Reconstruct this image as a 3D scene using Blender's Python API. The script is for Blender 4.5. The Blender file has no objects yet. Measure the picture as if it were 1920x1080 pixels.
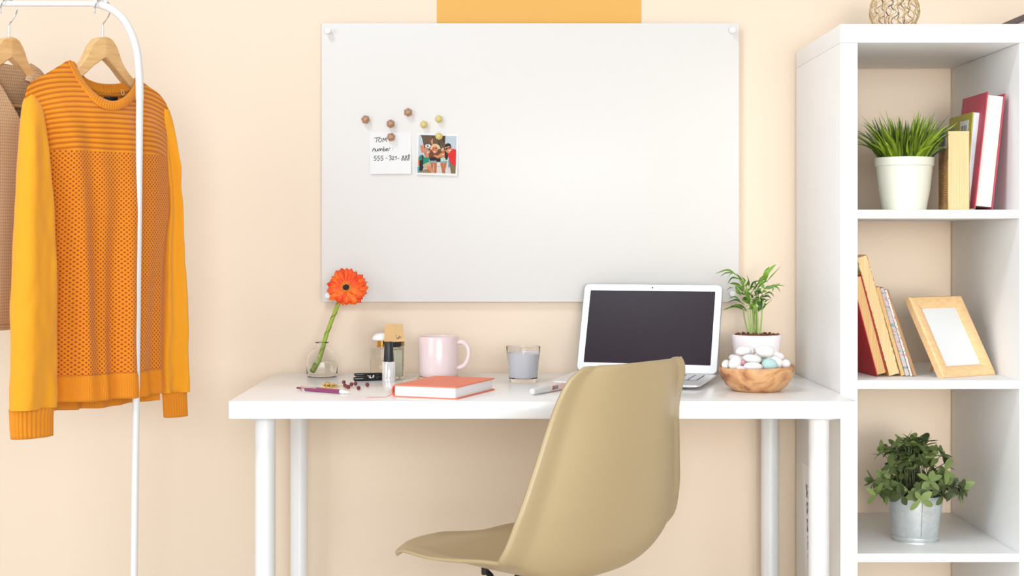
import bpy, bmesh, math, random
from mathutils import Vector, Matrix, noise
PI = math.pi
sc = bpy.context.scene
COL = sc.collection
random.seed(7)

# ---------------------------------------------------------------- camera geometry
F, VX, VY, D, CZ = 2750.0, 937.0, 450.0, 3.40, 1.048


def W(px, py, d):
    return Vector(((px - VX) / F * d, d - D, CZ - (py - VY) / F * d))


def onz(px, py, z):
    return W(px, py, (CZ - z) * F / (py - VY))


DESK = 0.74

# ---------------------------------------------------------------- helpers


def lerp(a, b, t):
    return a + (b - a) * t


def clamp(x, a=0.0, b=1.0):
    return max(a, min(b, x))


def sstep(x):
    x = clamp(x)
    return x * x * (3 - 2 * x)


def interp(tab, x):
    """smooth interpolation of a table [(x, y), ...] with increasing x"""
    if x <= tab[0][0]:
        return tab[0][1]
    if x >= tab[-1][0]:
        return tab[-1][1]
    for i in range(len(tab) - 1):
        if tab[i][0] <= x <= tab[i + 1][0]:
            x0, y0 = tab[i]
            x1, y1 = tab[i + 1]
            h = x1 - x0
            if h < 1e-9:
                return y1
            s = (y1 - y0) / h
            m0 = s if i == 0 else 0.5 * (s + (y0 - tab[i - 1][1]) / max(1e-9, x0 - tab[i - 1][0]))
            m1 = s if i + 2 >= len(tab) else 0.5 * (s + (tab[i + 2][1] - y1) / max(1e-9, tab[i + 2][0] - x1))
            t = (x - x0) / h
            t2, t3 = t * t, t * t * t
            return (2 * t3 - 3 * t2 + 1) * y0 + (t3 - 2 * t2 + t) * h * m0 + (-2 * t3 + 3 * t2) * y1 + (t3 - t2) * h * m1
    return tab[-1][1]


def minterp(tab, x):
    """like interp, but never overshoots the table"""
    if x <= tab[0][0]:
        return tab[0][1]
    if x >= tab[-1][0]:
        return tab[-1][1]
    n = len(tab)
    sl = [(tab[i + 1][1] - tab[i][1]) / max(1e-6, tab[i + 1][0] - tab[i][0]) for i in range(n - 1)]

    def slope(i):
        if i == 0:
            return sl[0]
        if i == n - 1:
            return sl[-1]
        a, b = sl[i - 1], sl[i]
        return 0.0 if a * b <= 0 else 2 * a * b / (a + b)
    for i in range(n - 1):
        if tab[i][0] <= x <= tab[i + 1][0]:
            h = tab[i + 1][0] - tab[i][0]
            if h < 1e-6:
                return tab[i + 1][1]
            t = (x - tab[i][0]) / h
            t2, t3 = t * t, t * t * t
            return (2 * t3 - 3 * t2 + 1) * tab[i][1] + (t3 - 2 * t2 + t) * h * slope(i) + (-2 * t3 + 3 * t2) * tab[i + 1][1] + (t3 - t2) * h * slope(i + 1)
    return tab[-1][1]


def catmull(pts, n=8):
    P = [Vector(p) for p in pts]
    out = []
    for i in range(len(P) - 1):
        p0 = P[i - 1] if i > 0 else P[0] * 2 - P[1]
        p1, p2 = P[i], P[i + 1]
        p3 = P[i + 2] if i + 2 < len(P) else P[-1] * 2 - P[-2]
        for k in range(n):
            t = k / n
            out.append(0.5 * ((2 * p1) + (p2 - p0) * t + (2 * p0 - 5 * p1 + 4 * p2 - p3) * t * t + (3 * p1 - p0 - 3 * p2 + p3) * t ** 3))
    out.append(P[-1])
    return out


class MB:
    """collects geometry for ONE mesh"""

    def __init__(self):
        self.v, self.f, self.m = [], [], []

    def add(self, verts, faces, mi=0, mat=None):
        o = len(self.v)
        for p in verts:
            p = Vector(p)
            self.v.append(mat @ p if mat is not None else p)
        for f in faces:
            self.f.append(tuple(o + i for i in f))
            self.m.append(mi)
        return self

    def box(self, c, s, mi=0, mat=None, bevel=0.0, seg=2):
        bm = bmesh.new()
        bmesh.ops.create_cube(bm, size=1.0)
        for v in bm.verts:
            v.co = Vector((v.co.x * s[0] + c[0], v.co.y * s[1] + c[1], v.co.z * s[2] + c[2]))
        if bevel > 0:
            bmesh.ops.bevel(bm, geom=bm.edges[:], offset=min(bevel, min(s) * 0.49), segments=seg, affect='EDGES', profile=0.5)
        bm.verts.index_update()
        self.add([v.co.copy() for v in bm.verts], [[v.index for v in f.verts] for f in bm.faces], mi, mat)
        bm.free()
        return self

    def bx(self, x0, x1, y0, y1, z0, z1, **k):
        return self.box(((x0 + x1) / 2, (y0 + y1) / 2, (z0 + z1) / 2), (abs(x1 - x0), abs(y1 - y0), abs(z1 - z0)), **k)

    def tube(self, pts, r, n=10, mi=0, mat=None, closed=False, caps=True):
        P = [Vector(p) for p in pts]
        N = len(P)
        rs = list(r) if isinstance(r, (list, tuple)) else [r] * N
        T = []
        for i in range(N):
            a = P[i - 1] if (i > 0 or closed) else P[i]
            b = P[(i + 1) % N] if (i < N - 1 or closed) else P[i]
            t = (b - a)
            T.append(t.normalized() if t.length > 1e-12 else (T[-1] if T else Vector((0, 0, 1))))
        up = Vector((0, 0, 1)) if abs(T[0].z) < 0.9 else Vector((1, 0, 0))
        x = T[0].cross(up).normalized()
        V, Fc = [], []
        for i in range(N):
            x = (x - T[i] * x.dot(T[i]))
            x = x.normalized() if x.length > 1e-9 else T[i].orthogonal().normalized()
            y = T[i].cross(x)
            for k in range(n):
                a = 2 * PI * k / n
                V.append(P[i] + (x * math.cos(a) + y * math.sin(a)) * rs[i])
        M = N if closed else N - 1
        for i in range(M):
            j = (i + 1) % N
            for k in range(n):
                k2 = (k + 1) % n
                Fc.append((i * n + k, i * n + k2, j * n + k2, j * n + k))
        if caps and not closed:
            Fc.append(tuple(range(n - 1, -1, -1)))
            Fc.append(tuple((N - 1) * n + k for k in range(n)))
        return self.add(V, Fc, mi, mat)

    def lathe(self, prof, n=48, mi=0, mat=None, c=(0, 0, 0), wob=None):
        V, Fc = [], []
        for (r, z) in prof:
            for k in range(n):
                a = 2 * PI * k / n
                rr = max(r, 0.0)
                if wob:
                    rr, zz = wob(rr, z, a)
                else:
                    zz = z
                V.append((c[0] + rr * math.cos(a), c[1] + rr * math.sin(a), c[2] + zz))
        for i in range(len(prof) - 1):
            for k in range(n):
                k2 = (k + 1) % n
                Fc.append((i * n + k, i * n + k2, (i + 1) * n + k2, (i + 1) * n + k))
        return self.add(V, Fc, mi, mat)

    def grid(self, fn, nu, nv, mi=0, mat=None, closeu=False):
        V, Fc = [], []
        U = nu if closeu else nu + 1
        for j in range(nv + 1):
            for i in range(U):
                V.append(fn(i / nu, j / nv))
        for j in range(nv):
            for i in range(nu):
                i2 = (i + 1) % U if closeu else i + 1
                Fc.append((j * U + i, j * U + i2, (j + 1) * U + i2, (j + 1) * U + i))
        return self.add(V, Fc, mi, mat)

    def ball(self, c, r, mi=0, mat=None, nu=20, nv=12, rot=None):
        rx, ry, rz = r if isinstance(r, (tuple, list)) else (r, r, r)
        V, Fc = [], []
        c = Vector(c)
        for j in range(nv + 1):
            th = PI * j / nv
            for i in range(nu):
                a = 2 * PI * i / nu
                p = Vector((rx * math.sin(th) * math.cos(a), ry * math.sin(th) * math.sin(a), rz * math.cos(th)))
                if rot is not None:
                    p = rot @ p
                V.append(c + p)
        for j in range(nv):
            for i in range(nu):
                i2 = (i + 1) % nu
                Fc.append((j * nu + i, (j + 1) * nu + i, (j + 1) * nu + i2, j * nu + i2))
        return self.add(V, Fc, mi, mat)

    def prism(self, poly, z0, z1, mi=0, mat=None):
        n = len(poly)
        V = [(x, y, z0) for x, y in poly] + [(x, y, z1) for x, y in poly]
        Fc = [tuple(range(n - 1, -1, -1)), tuple(range(n, 2 * n))]
        for i in range(n):
            j = (i + 1) % n
            Fc.append((i, j, n + j, n + i))
        return self.add(V, Fc, mi, mat)

    def leaf(self, pts, width, up, mi=0, fold=0.25, shape=0.75, peak=0.45, thick=0.0):
        """blade along pts; up is the face normal hint"""
        P = [Vector(p) for p in pts]
        N = len(P)
        V, Fc = [], []
        for i in range(N):
            t = i / (N - 1)
            a = P[max(i - 1, 0)]
            b = P[min(i + 1, N - 1)]
            d = (b - a).normalized()
            side = d.cross(up)
            side = side.normalized() if side.length > 1e-6 else d.orthogonal().normalized()
            nrm = side.cross(d).normalized()
            w = (t / peak) ** shape if t < peak else ((1 - t) / (1 - peak)) ** shape
            w = width * 0.5 * max(w, 0.03)
            V += [P[i] - side * w + nrm * w * fold, P[i], P[i] + side * w + nrm * w * fold]
        for i in range(N - 1):
            a, b = i * 3, (i + 1) * 3
            Fc += [(a, a + 1, b + 1, b), (a + 1, a + 2, b + 2, b + 1)]
        return self.add(V, Fc, mi)

    def build(self, name, mats, parent=None, world=False, angle=35, merge=True, recalc=True, solid=0.0, soff=0.0, sub=0):
        if not isinstance(mats, (list, tuple)):
            mats = [mats]
        me = bpy.data.meshes.new(name)
        V = self.v
        if world and parent is not None:
            inv = chain(parent).inverted()
            V = [inv @ Vector(p) for p in V]
        me.from_pydata([tuple(p) for p in V], [], self.f)
        for m in mats:
            me.materials.append(m)
        for p, mi in zip(me.polygons, self.m):
            p.material_index = mi
        bm = bmesh.new()
        bm.from_mesh(me)
        if merge:
            bmesh.ops.remove_doubles(bm, verts=bm.verts[:], dist=2e-6)
        if recalc:
            bmesh.ops.recalc_face_normals(bm, faces=bm.faces[:])
        bm.to_mesh(me)
        bm.free()
        for p in me.polygons:
            p.use_smooth = True
        try:
            me.set_sharp_from_angle(angle=math.radians(angle))
        except Exception:
            pass
        o = bpy.data.objects.new(name, me)
        COL.objects.link(o)
        if parent is not None:
            o.parent = parent
        if solid:
            md = o.modifiers.new('thickness', 'SOLIDIFY')
            md.thickness = solid
            md.offset = soff
        if sub:
            md = o.modifiers.new('subdivision', 'SUBSURF')
            md.levels = md.render_levels = sub
        return o


def chain(o):
    m = Matrix.Identity(4)
    while o is not None:
        m = o.matrix_basis.copy() @ m
        o = o.parent
    return m


def tag(o, label, cat, group=None):
    o['label'] = label
    o['category'] = cat
    if group:
        o['group'] = group
    return o


def thing(name, label, cat, loc=(0, 0, 0), rz=0.0, group=None):
    o = bpy.data.objects.new(name, None)
    o.empty_display_size = 0.05
    COL.objects.link(o)
    o.location = loc
    o.rotation_euler = (0, 0, rz)
    return tag(o, label, cat, group)


def struct(o):
    o['kind'] = 'structure'
    return o


def Rz(a):
    return Matrix.Rotation(a, 4, 'Z')


def Tr(*p):
    return Matrix.Translation(Vector(p))


# ---------------------------------------------------------------- materials
def lin(r, g, b):
    f = lambda c: (c / 255) / 12.92 if c / 255 <= 0.04045 else ((c / 255 + 0.055) / 1.055) ** 2.4
    return (f(r), f(g), f(b), 1.0)


class NT:
    def __init__(self, name):
        self.mat = bpy.data.materials.new(name)
        self.mat.use_nodes = True
        self.t = self.mat.node_tree
        self.p = self.t.nodes['Principled BSDF']
        self.tc = None

    def n(self, kind, **k):
        nd = self.t.nodes.new(kind)
        for a, b in k.items():
            setattr(nd, a, b)
        return nd

    def link(self, a, b):
        self.t.links.new(a, b)

    def coord(self, which='Object'):
        if self.tc is None:
            self.tc = self.n('ShaderNodeTexCoord')
        return self.tc.outputs[which]

    def m(self, op, a, b=None, c=None):
        nd = self.n('ShaderNodeMath', operation=op)
        for i, x in enumerate((a, b, c)):
            if x is None:
                continue
            if isinstance(x, (int, float)):
                nd.inputs[i].default_value = x
            else:
                self.link(x, nd.inputs[i])
        return nd.outputs[0]

    def mapping(self, scale=(1, 1, 1), rot=(0, 0, 0), which='Object'):
        mp = self.n('ShaderNodeMapping')
        mp.inputs['Scale'].default_value = scale
        mp.inputs['Rotation'].default_value = rot
        self.link(self.coord(which), mp.inputs['Vector'])
        return mp.outputs[0]

    def noise(self, scale, detail=3, vec=None, rough=0.5):
        nd = self.n('ShaderNodeTexNoise')
        nd.inputs['Scale'].default_value = scale
        nd.inputs['Detail'].default_value = detail
        nd.inputs['Roughness'].default_value = rough
        self.link(vec if vec is not None else self.coord(), nd.inputs['Vector'])
        return nd.outputs['Fac']

    def ramp(self, fac, stops):
        r = self.n('ShaderNodeValToRGB')
        els = r.color_ramp.elements
        while len(els) < len(stops):
            els.new(0.5)
        for e, (pos, col) in zip(els, stops):
            e.position = pos
            e.color = col
        self.link(fac, r.inputs[0])
        return r.outputs[0]

    def mix(self, fac, a, b):
        nd = self.n('ShaderNodeMix', data_type='RGBA')
        for s, x in ((nd.inputs[0], fac), (nd.inputs[6], a), (nd.inputs[7], b)):
            if isinstance(x, (int, float)):
                s.default_value = x
            elif isinstance(x, tuple):
                s.default_value = x
            else:
                self.link(x, s)
        return nd.outputs[2]

    def color(self, out):
        self.link(out, self.p.inputs['Base Color'])

    def bump(self, h, strength=0.3, dist=0.001):
        b = self.n('ShaderNodeBump')
        b.inputs['Strength'].default_value = strength
        b.inputs['Distance'].default_value = dist
        self.link(h, b.inputs['Height'])
        self.link(b.outputs[0], self.p.inputs['Normal'])

    def set(self, **k):
        for a, b in k.items():
            self.p.inputs[a.replace('_', ' ')].default_value = b
        return self


def mat(name, col, rough=0.5, metal=0.0, var=0.06, vscale=25, bump=0.0, bscale=200, bdist=0.0005, **k):
    t = NT(name)
    t.set(Roughness=rough, Metallic=metal)
    if var > 0:
        c2 = tuple(x * (1 - var) for x in col[:3]) + (1,)
        t.color(t.mix(t.noise(vscale), c2, col))
    else:
        t.p.inputs['Base Color'].default_value = col
    if bump > 0:
        t.bump(t.noise(bscale), bump, bdist)
    t.set(**k)
    return t.mat


def wood(name, c1, c2, axis='Z', scale=1.0, rough=0.5, contrast=(0.35, 0.65)):
    t = NT(name)
    s = {'X': (4, 60, 60), 'Y': (60, 4, 60), 'Z': (60, 60, 4)}[axis]
    s = tuple(x * scale for x in s)
    n1 = t.noise(1.0, 4, t.mapping(s))
    t.color(t.ramp(n1, [(contrast[0], c1), (contrast[1], c2)]))
    t.set(Roughness=rough)
    t.bump(n1, 0.08, 0.0004)
    return t.mat


def glass(name, col=(1, 1, 1, 1), rough=0.0, ior=1.45):
    t = NT(name)
    t.p.inputs['Base Color'].default_value = col
    t.set(Roughness=rough, IOR=ior)
    t.p.inputs['Transmission Weight'].default_value = 1.0
    return t.mat


def leafmat(name, dark, light, rough=0.45, trans=0.0):
    t = NT(name)
    g = t.n('ShaderNodeNewGeometry')
    f = t.m('ADD', t.m('MULTIPLY', g.outputs['Random Per Island'], 0.8), t.m('MULTIPLY', t.noise(60), 0.2))
    t.color(t.ramp(f, [(0.1, dark), (0.9, light)]))
    t.set(Roughness=rough)
    t.p.inputs['Subsurface Weight'].default_value = 0.0
    return t.mat


WHITE = mat('white_lacquer', (0.87, 0.87, 0.865, 1), 0.38, var=0.02)
DESKW = mat('white_desk_laminate', (0.87, 0.87, 0.865, 1), 0.22, var=0.02)
METALW = mat('white_powder_coat', (0.79, 0.79, 0.79, 1), 0.35, var=0.02)
CHROME = mat('chrome_wire', (0.75, 0.75, 0.76, 1), 0.18, 1.0, var=0.03)
BLACK = mat('black_plastic', (0.012, 0.012, 0.014, 1), 0.35, var=0.1)
GLOSSBLACK = mat('glossy_black_plastic', (0.006, 0.006, 0.007, 1), 0.08, var=0.1)
CHX, CHY, CHA = 0.0448, -0.6205, 0.8620
YOKE_Z = 0.500
AMB, AMB_COL = 0.48, (1.0, 0.93, 0.82, 1)
LIGHTS = [
    ('window_light', (-3.0, -3.4, 1.8), (0.4, 0, 1.0), 1.8, 44, (0.92, 1.0, 1.10)),
    ('added_high_light', (-1.7, -2.6, 4.2), (0, -0.3, 0.9), 0.7, 50, (0.92, 1.0, 1.10)),  # added light for magnet shadows and a brighter desktop, not a known window
    ('room_front_light', (0.6, -5.6, 1.35), (0.4, 0, 1.0), 2.8, 148, (0.92, 1.0, 1.09), 1.5),
    ('added_shelf_fill', (0.85, -5.2, 0.95), (1.1, 0, 0.85), 1.1, 2.0, (1.0, 0.92, 0.78), 1.1, 22),  # added warm narrow fill to lift the shelf interior, no real lamp
]
EXPO = 0.0
# ---------------------------------------------------------------- the setting
t = NT('painted_plaster')
a, b = (0.79, 0.652, 0.512, 1), (0.78, 0.642, 0.502, 1)
t.color(t.mix(t.noise(1.3, 2), a, b))
t.set(Roughness=0.85)
t.bump(t.noise(350, 3), 0.05, 0.0005)
WALL = t.mat
m = MB().bx(-3.2, 3.2, 0.0, 0.12, 0, 2.8)
struct(m.build('wall_back', WALL))
t = NT('pale_floor_boards')
br = t.n('ShaderNodeTexBrick')
br.inputs['Scale'].default_value = 1.0
br.inputs['Brick Width'].default_value = 1.2
br.inputs['Row Height'].default_value = 0.14
br.inputs['Mortar Size'].default_value = 0.002
br.inputs['Color1'].default_value = (0.78, 0.70, 0.60, 1)
br.inputs['Color2'].default_value = (0.73, 0.65, 0.55, 1)
br.inputs['Mortar'].default_value = (0.3, 0.22, 0.16, 1)
t.link(t.coord(), br.inputs['Vector'])
t.color(br.outputs['Color'])
t.set(Roughness=0.4)
m = MB().bx(-3.2, 3.2, -5.5, 0.12, -0.05, 0.0)
struct(m.build('floor', t.mat))
m = MB().bx(-3.2, 3.2, -0.014, 0.0, 0.0, 0.07, bevel=0.003)
struct(m.build('baseboard_back', WHITE))

# ---------------------------------------------------------------- desk
desk = thing('desk', 'white desk with round tube legs in the middle, between clothes rack and shelf', 'desk', (0.082, -0.304, 0))
m = MB().bx(-0.518, 0.682, -0.597, -0.012, DESK - 0.034, DESK, bevel=0.0012)
m.build('tabletop', DESKW, desk, world=True)
for (lx, ly) in ((-0.4576, -0.537), (-0.455, -0.072), (0.6226, -0.537), (0.613, -0.072)):
    m = MB()
    m.lathe([(0, 0), (0.021, 0), (0.021, 0.012), (0.02, 0.014), (0.02, 0.700), (0, 0.700)], 32, c=(lx, ly, 0))
    lg = m.build('leg', METALW, desk, world=True)
    m = MB()
    m.lathe([(0, 0.700), (0.032, 0.700), (0.034, 0.702), (0.034, 0.706), (0, 0.706)], 28, c=(lx, ly, 0))
    m.build('mounting_plate', METALW, lg, world=True)

# ---------------------------------------------------------------- bookshelf
SX, SF, SB, ST = 0.684, -0.455, -0.014, 1.4817
shelf = thing('bookshelf', 'tall white open cube bookshelf standing at the right end of the desk', 'bookshelf', (SX + 0.38, -0.235, 0))
SR = SX + 0.745
m = MB().bx(SX, SR, SF, SB, ST - 0.0375, ST, bevel=0.0012)
m.build('top_board', WHITE, shelf, world=True)
m = MB().bx(SX, SR, SF, SB, 0, 0.038, bevel=0.001)
m.build('bottom_board', WHITE, shelf, world=True)
for x in (SX, SR - 0.035):
    m = MB().bx(x, x + 0.035, SF + 0.0005, SB - 0.0005, 0.038, ST - 0.0378, bevel=0.001)
    m.build('side_panel', WHITE, shelf, world=True)
DV = 1.044
m = MB().bx(DV, DV + 0.017, SF + 0.002, SB, 0.038, ST - 0.038, bevel=0.0006)
m.build('divider', WHITE, shelf, world=True)
SZ = (1.109, 0.766, 0.418)
for z in SZ:
    for (x0, x1) in ((SX + 0.0352, DV - 0.0003), (DV + 0.0173, SR - 0.0352)):
        m = MB().bx(x0, x1, SF + 0.002, SB, z - 0.0175, z, bevel=0.0006)
        m.build('shelf_board', WHITE, shelf, world=True)

# strip of photo prints on the side of the bookshelf
strip = thing('photo_strip', 'white strip of small photo prints on the bookshelf side behind the right desk leg', 'photo strip', (SX, -0.15, 0.09))
PAPER = mat('photo_paper', (0.9, 0.9, 0.92, 1), 0.4, var=0.02)


def strip_d(z):
    return 3.312 - (0.547 - z) * 0.14


pol = []
m = MB()
V = []
for z in (0.547, 0.09):
    for off in (0.0, -0.095):
        for x in (SX - 0.0002, SX - 0.0010):
            V.append((x, strip_d(z) - D + off, z))
m.add(V, [(0, 1, 3, 2), (4, 6, 7, 5), (0, 4, 5, 1), (2, 3, 7, 6), (1, 5, 7, 3), (0, 2, 6, 4)])
m.build('backing', PAPER, strip, world=True)
t = NT('tiny_snapshots')
t.color(t.ramp(t.noise(90, 4), [(0.35, (0.05, 0.04, 0.035, 1)), (0.48, (0.28, 0.2, 0.17, 1)), (0.56, (0.45, 0.55, 0.75, 1)), (0.68, (0.8, 0.8, 0.82, 1))]))
SNAP = t.mat
for k in range(10):
    z1 = 0.504 - k * 0.0376
    z0 = z1 - 0.029
    m = MB()
    V = []
    for z in (z1, z0):
        for off in (-0.033, -0.086):
            V.append((SX - 0.0013, strip_d(z) - D + off, z))
    m.add(V, [(0, 1, 3, 2)])
    m.build('photo_print', SNAP, strip, world=True)

# ---------------------------------------------------------------- whiteboard, poster, papers
t = NT('gloss_white_board')
t.set(Roughness=0.3, Base_Color=(0.71, 0.685, 0.655, 1), Specular_IOR_Level=0.12)
n1 = t.noise(1.0, 5, t.mapping((9, 9, 70), (0, 0.35, 0)))
t.bump(n1, 0.12, 0.0015)
t.set(Coat_Weight=0.0)
BOARD = t.mat
BF = -0.0165          # front face of the board
board = thing('whiteboard', 'large glossy white board fixed to the wall above the desk', 'whiteboard', (0.0705, -0.014, 0.905))
dB = D + BF
tl, br_ = W(603, 43.5, dB), W(1385.5, 566, dB)
m = MB().bx(tl.x, br_.x, BF, BF + 0.005, br_.z, tl.z, bevel=0.0006)
m.build('panel', BOARD, board, world=True)
PIN = mat('white_standoff', (0.87, 0.87, 0.86, 1), 0.3, var=0.02)
RX90 = Matrix.Rotation(PI / 2, 4, 'X')
for (px, py) in ((615, 58), (1373, 57), (615, 554), (1373, 551)):
    c = W(px, py, dB - 0.01)
    m = MB()
    m.lathe([(0, -0.008), (0.0058, -0.008), (0.0068, -0.007), (0.0068, 0.004), (0.0055, 0.0045), (0.0055, 0.026), (0, 0.026)], 24,
            mat=Tr(c.x, c.y, c.z) @ Matrix.Rotation(-PI / 2, 4, 'X'))
    m.build('standoff', PIN, board, world=True)

YEL = mat('yellow_poster_paper', lin(222, 168, 84), 0.7, var=0.03, vscale=4)
m = MB()
a, b = W(819, 60, 3.3985), W(1202, -400, 3.3985)
m.bx(a.x, b.x, -0.0018, -0.0004, a.z, b.z)
tag(m.build('poster', YEL), 'plain yellow paper poster on the wall behind the top edge of the white board', 'poster')

NOTE = mat('note_paper', (0.735, 0.725, 0.715, 1), 0.6, var=0.01)
INK = mat('black_ink', (0.02, 0.016, 0.012, 1), 0.6, var=0)
yN = BF - 0.0006
dN = D + yN


def sheet(mb, quad, d0, thick, curl=0.0, n=10, mi=0):
    """thin paper from four pixel corners TL,TR,BR,BL, bottom corners lifting a little"""
    def fn(u, v, back=False):
        q = [Vector((*c, 0)) for c in quad]
        p = (q[0].lerp(q[1], u)).lerp(q[3].lerp(q[2], u), v)
        lift = curl * v * v
        w = W(p.x, p.y, d0)
        return Vector((w.x, w.y - lift + (thick if back else 0), w.z))
    mb.grid(lambda u, v: fn(u, v), n, n, mi)
    mb.grid(lambda u, v: fn(u, v, True), n, n, mi)
    o = len(mb.v)
    for (e0, e1) in (((0, 0), (1, 0)), ((1, 0), (1, 1)), ((1, 1), (0, 1)), ((0, 1), (0, 0))):
        mb.grid(lambda u, v: fn(lerp(e0[0], e1[0], u), lerp(e0[1], e1[1], u), v > 0.5), n, 1, mi)


note = thing('paper_note', 'white square paper note with black handwriting held on the board by a copper magnet', 'note', W(732, 326, dN))
m = MB()
sheet(m, ((692.5, 247.5), (771, 248), (771, 326), (694, 326.3)), dN, 0.0004, 0.004)
m.build('paper', NOTE, note, world=True)
strokes = [
    [(728, 475), (760, 470), (797, 466)], [(763, 470), (758, 498), (751, 521)],
    [(800, 474), (785, 482), (778, 500), (786, 517), (802, 514), (813, 497), (811, 479), (800, 474)],
    [(826, 519), (834, 472), (846, 500), (862, 470), (865, 517)],
    [(711, 626), (718, 592)], [(717, 606), (728, 590), (738, 598), (739, 623)],
    [(748, 594), (745, 612), (755, 622), (767, 612), (772, 594), (772, 620)],
    [(781, 622), (785, 596), (796, 592), (799, 618), (808, 596), (819, 594), (822, 618)],
    [(840, 570), (832, 616), (845, 620), (855, 606), (846, 596), (834, 606)],
    [(860, 607), (880, 600), (875, 590), (863, 598), (866, 617), (884, 613)],
    [(894, 619), (897, 592), (905, 586), (914, 587)],
    [(938, 586), (940, 589)], [(937, 603), (939, 606)],
    [(862, 700), (877, 699)],
    [(896, 679), (914, 669), (921, 681), (907, 693), (923, 701), (919, 717), (897, 721)],
    [(931, 691), (945, 679), (951, 691), (935, 717), (958, 717)],
    [(964, 692), (979, 679), (975, 719)], [(992, 704), (1011, 703)],
]
for x in (0, 38, 76):
    strokes.append([(756 + x, 675), (734 + x, 678), (732 + x, 698), (748 + x, 697), (754 + x, 710), (743 + x, 724), (728 + x, 722)])
for x, top in ((1052, 674), (1085, 672), (1117, 660)):
    mid = 695
    strokes.append([(x + 8, top), (x - 3, top + 3), (x - 4, (top + mid) / 2), (x + 3, mid), (x + 7, mid + 14), (x - 2, mid + 27), (x - 13, mid + 26),
                    (x - 11, mid + 10), (x + 2, mid), (x + 12, (top + mid) / 2 - 2), (x + 13, top + 5), (x + 8, top)])


def note_pt(x, y, lift=0.0003):
    px, py = x / 6 + 580, y / 6 + 180
    v = clamp((py - 247.7) / 78.3)
    w = W(px, py, dN)
    return Vector((w.x, w.y - 0.004 * v * v - lift, w.z))


m = MB()
for s in strokes:
    s2 = catmull([(x, y, 0) for x, y in s], 5) if len(s) > 2 else [Vector((x, y, 0)) for x, y in s]
    m.tube([note_pt(p.x, p.y) for p in s2], 0.00068, 6)
m.build('handwriting', INK, note, world=True)

# photo print of four friends
photo = thing('photo_print', 'square photo print of four smiling people by a tree, under a pale ball magnet', 'photo', W(820, 330, dN))
PQ = ((781.5, 248.5), (860.2, 251.5), (857.5, 330), (780.6, 327.5))
m = MB()
sheet(m, PQ, dN, 0.0004, 0.004)
m.build('print_paper', NOTE, photo, world=True)
pal = {
    'sky': (196, 208, 214), 'trunk': (104, 84, 64), 'bark': (78, 62, 46), 'ground': (222, 214, 206), 'skin': (214, 138, 98), 'skin2': (190, 112, 72),
    'teal': (20, 140, 116), 'black': (40, 34, 30), 'blonde': (226, 196, 150), 'brown': (120, 66, 38), 'red': (226, 44, 40), 'khaki': (130, 108, 74),
    'mint': (176, 222, 200), 'white': (236, 234, 232), 'beige': (198, 176, 140), 'shade': (30, 40, 52), 'blue': (70, 160, 190), 'denim': (150, 160, 160), 'lip': (250, 240, 235),
    'darkhair': (52, 34, 26), 'strap': (60, 54, 44), 'rock': (150, 130, 104)}
pnames = list(pal)
pmats = [mat('print_' + k, tuple(c * 0.8 for c in lin(*pal[k])[:3]) + (1,), 0.5, var=0, Specular_IOR_Level=0.2) for k in pnames]


def ell(cx, cy, rx, ry, rot=0, n=18):
    c, s = math.cos(math.radians(rot)), math.sin(math.radians(rot))
    return [(cx + rx * math.cos(2 * PI * i / n) * c - ry * math.sin(2 * PI * i / n) * s,
             cy + rx * math.cos(2 * PI * i / n) * s + ry * math.sin(2 * PI * i / n) * c) for i in range(n)]


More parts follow.
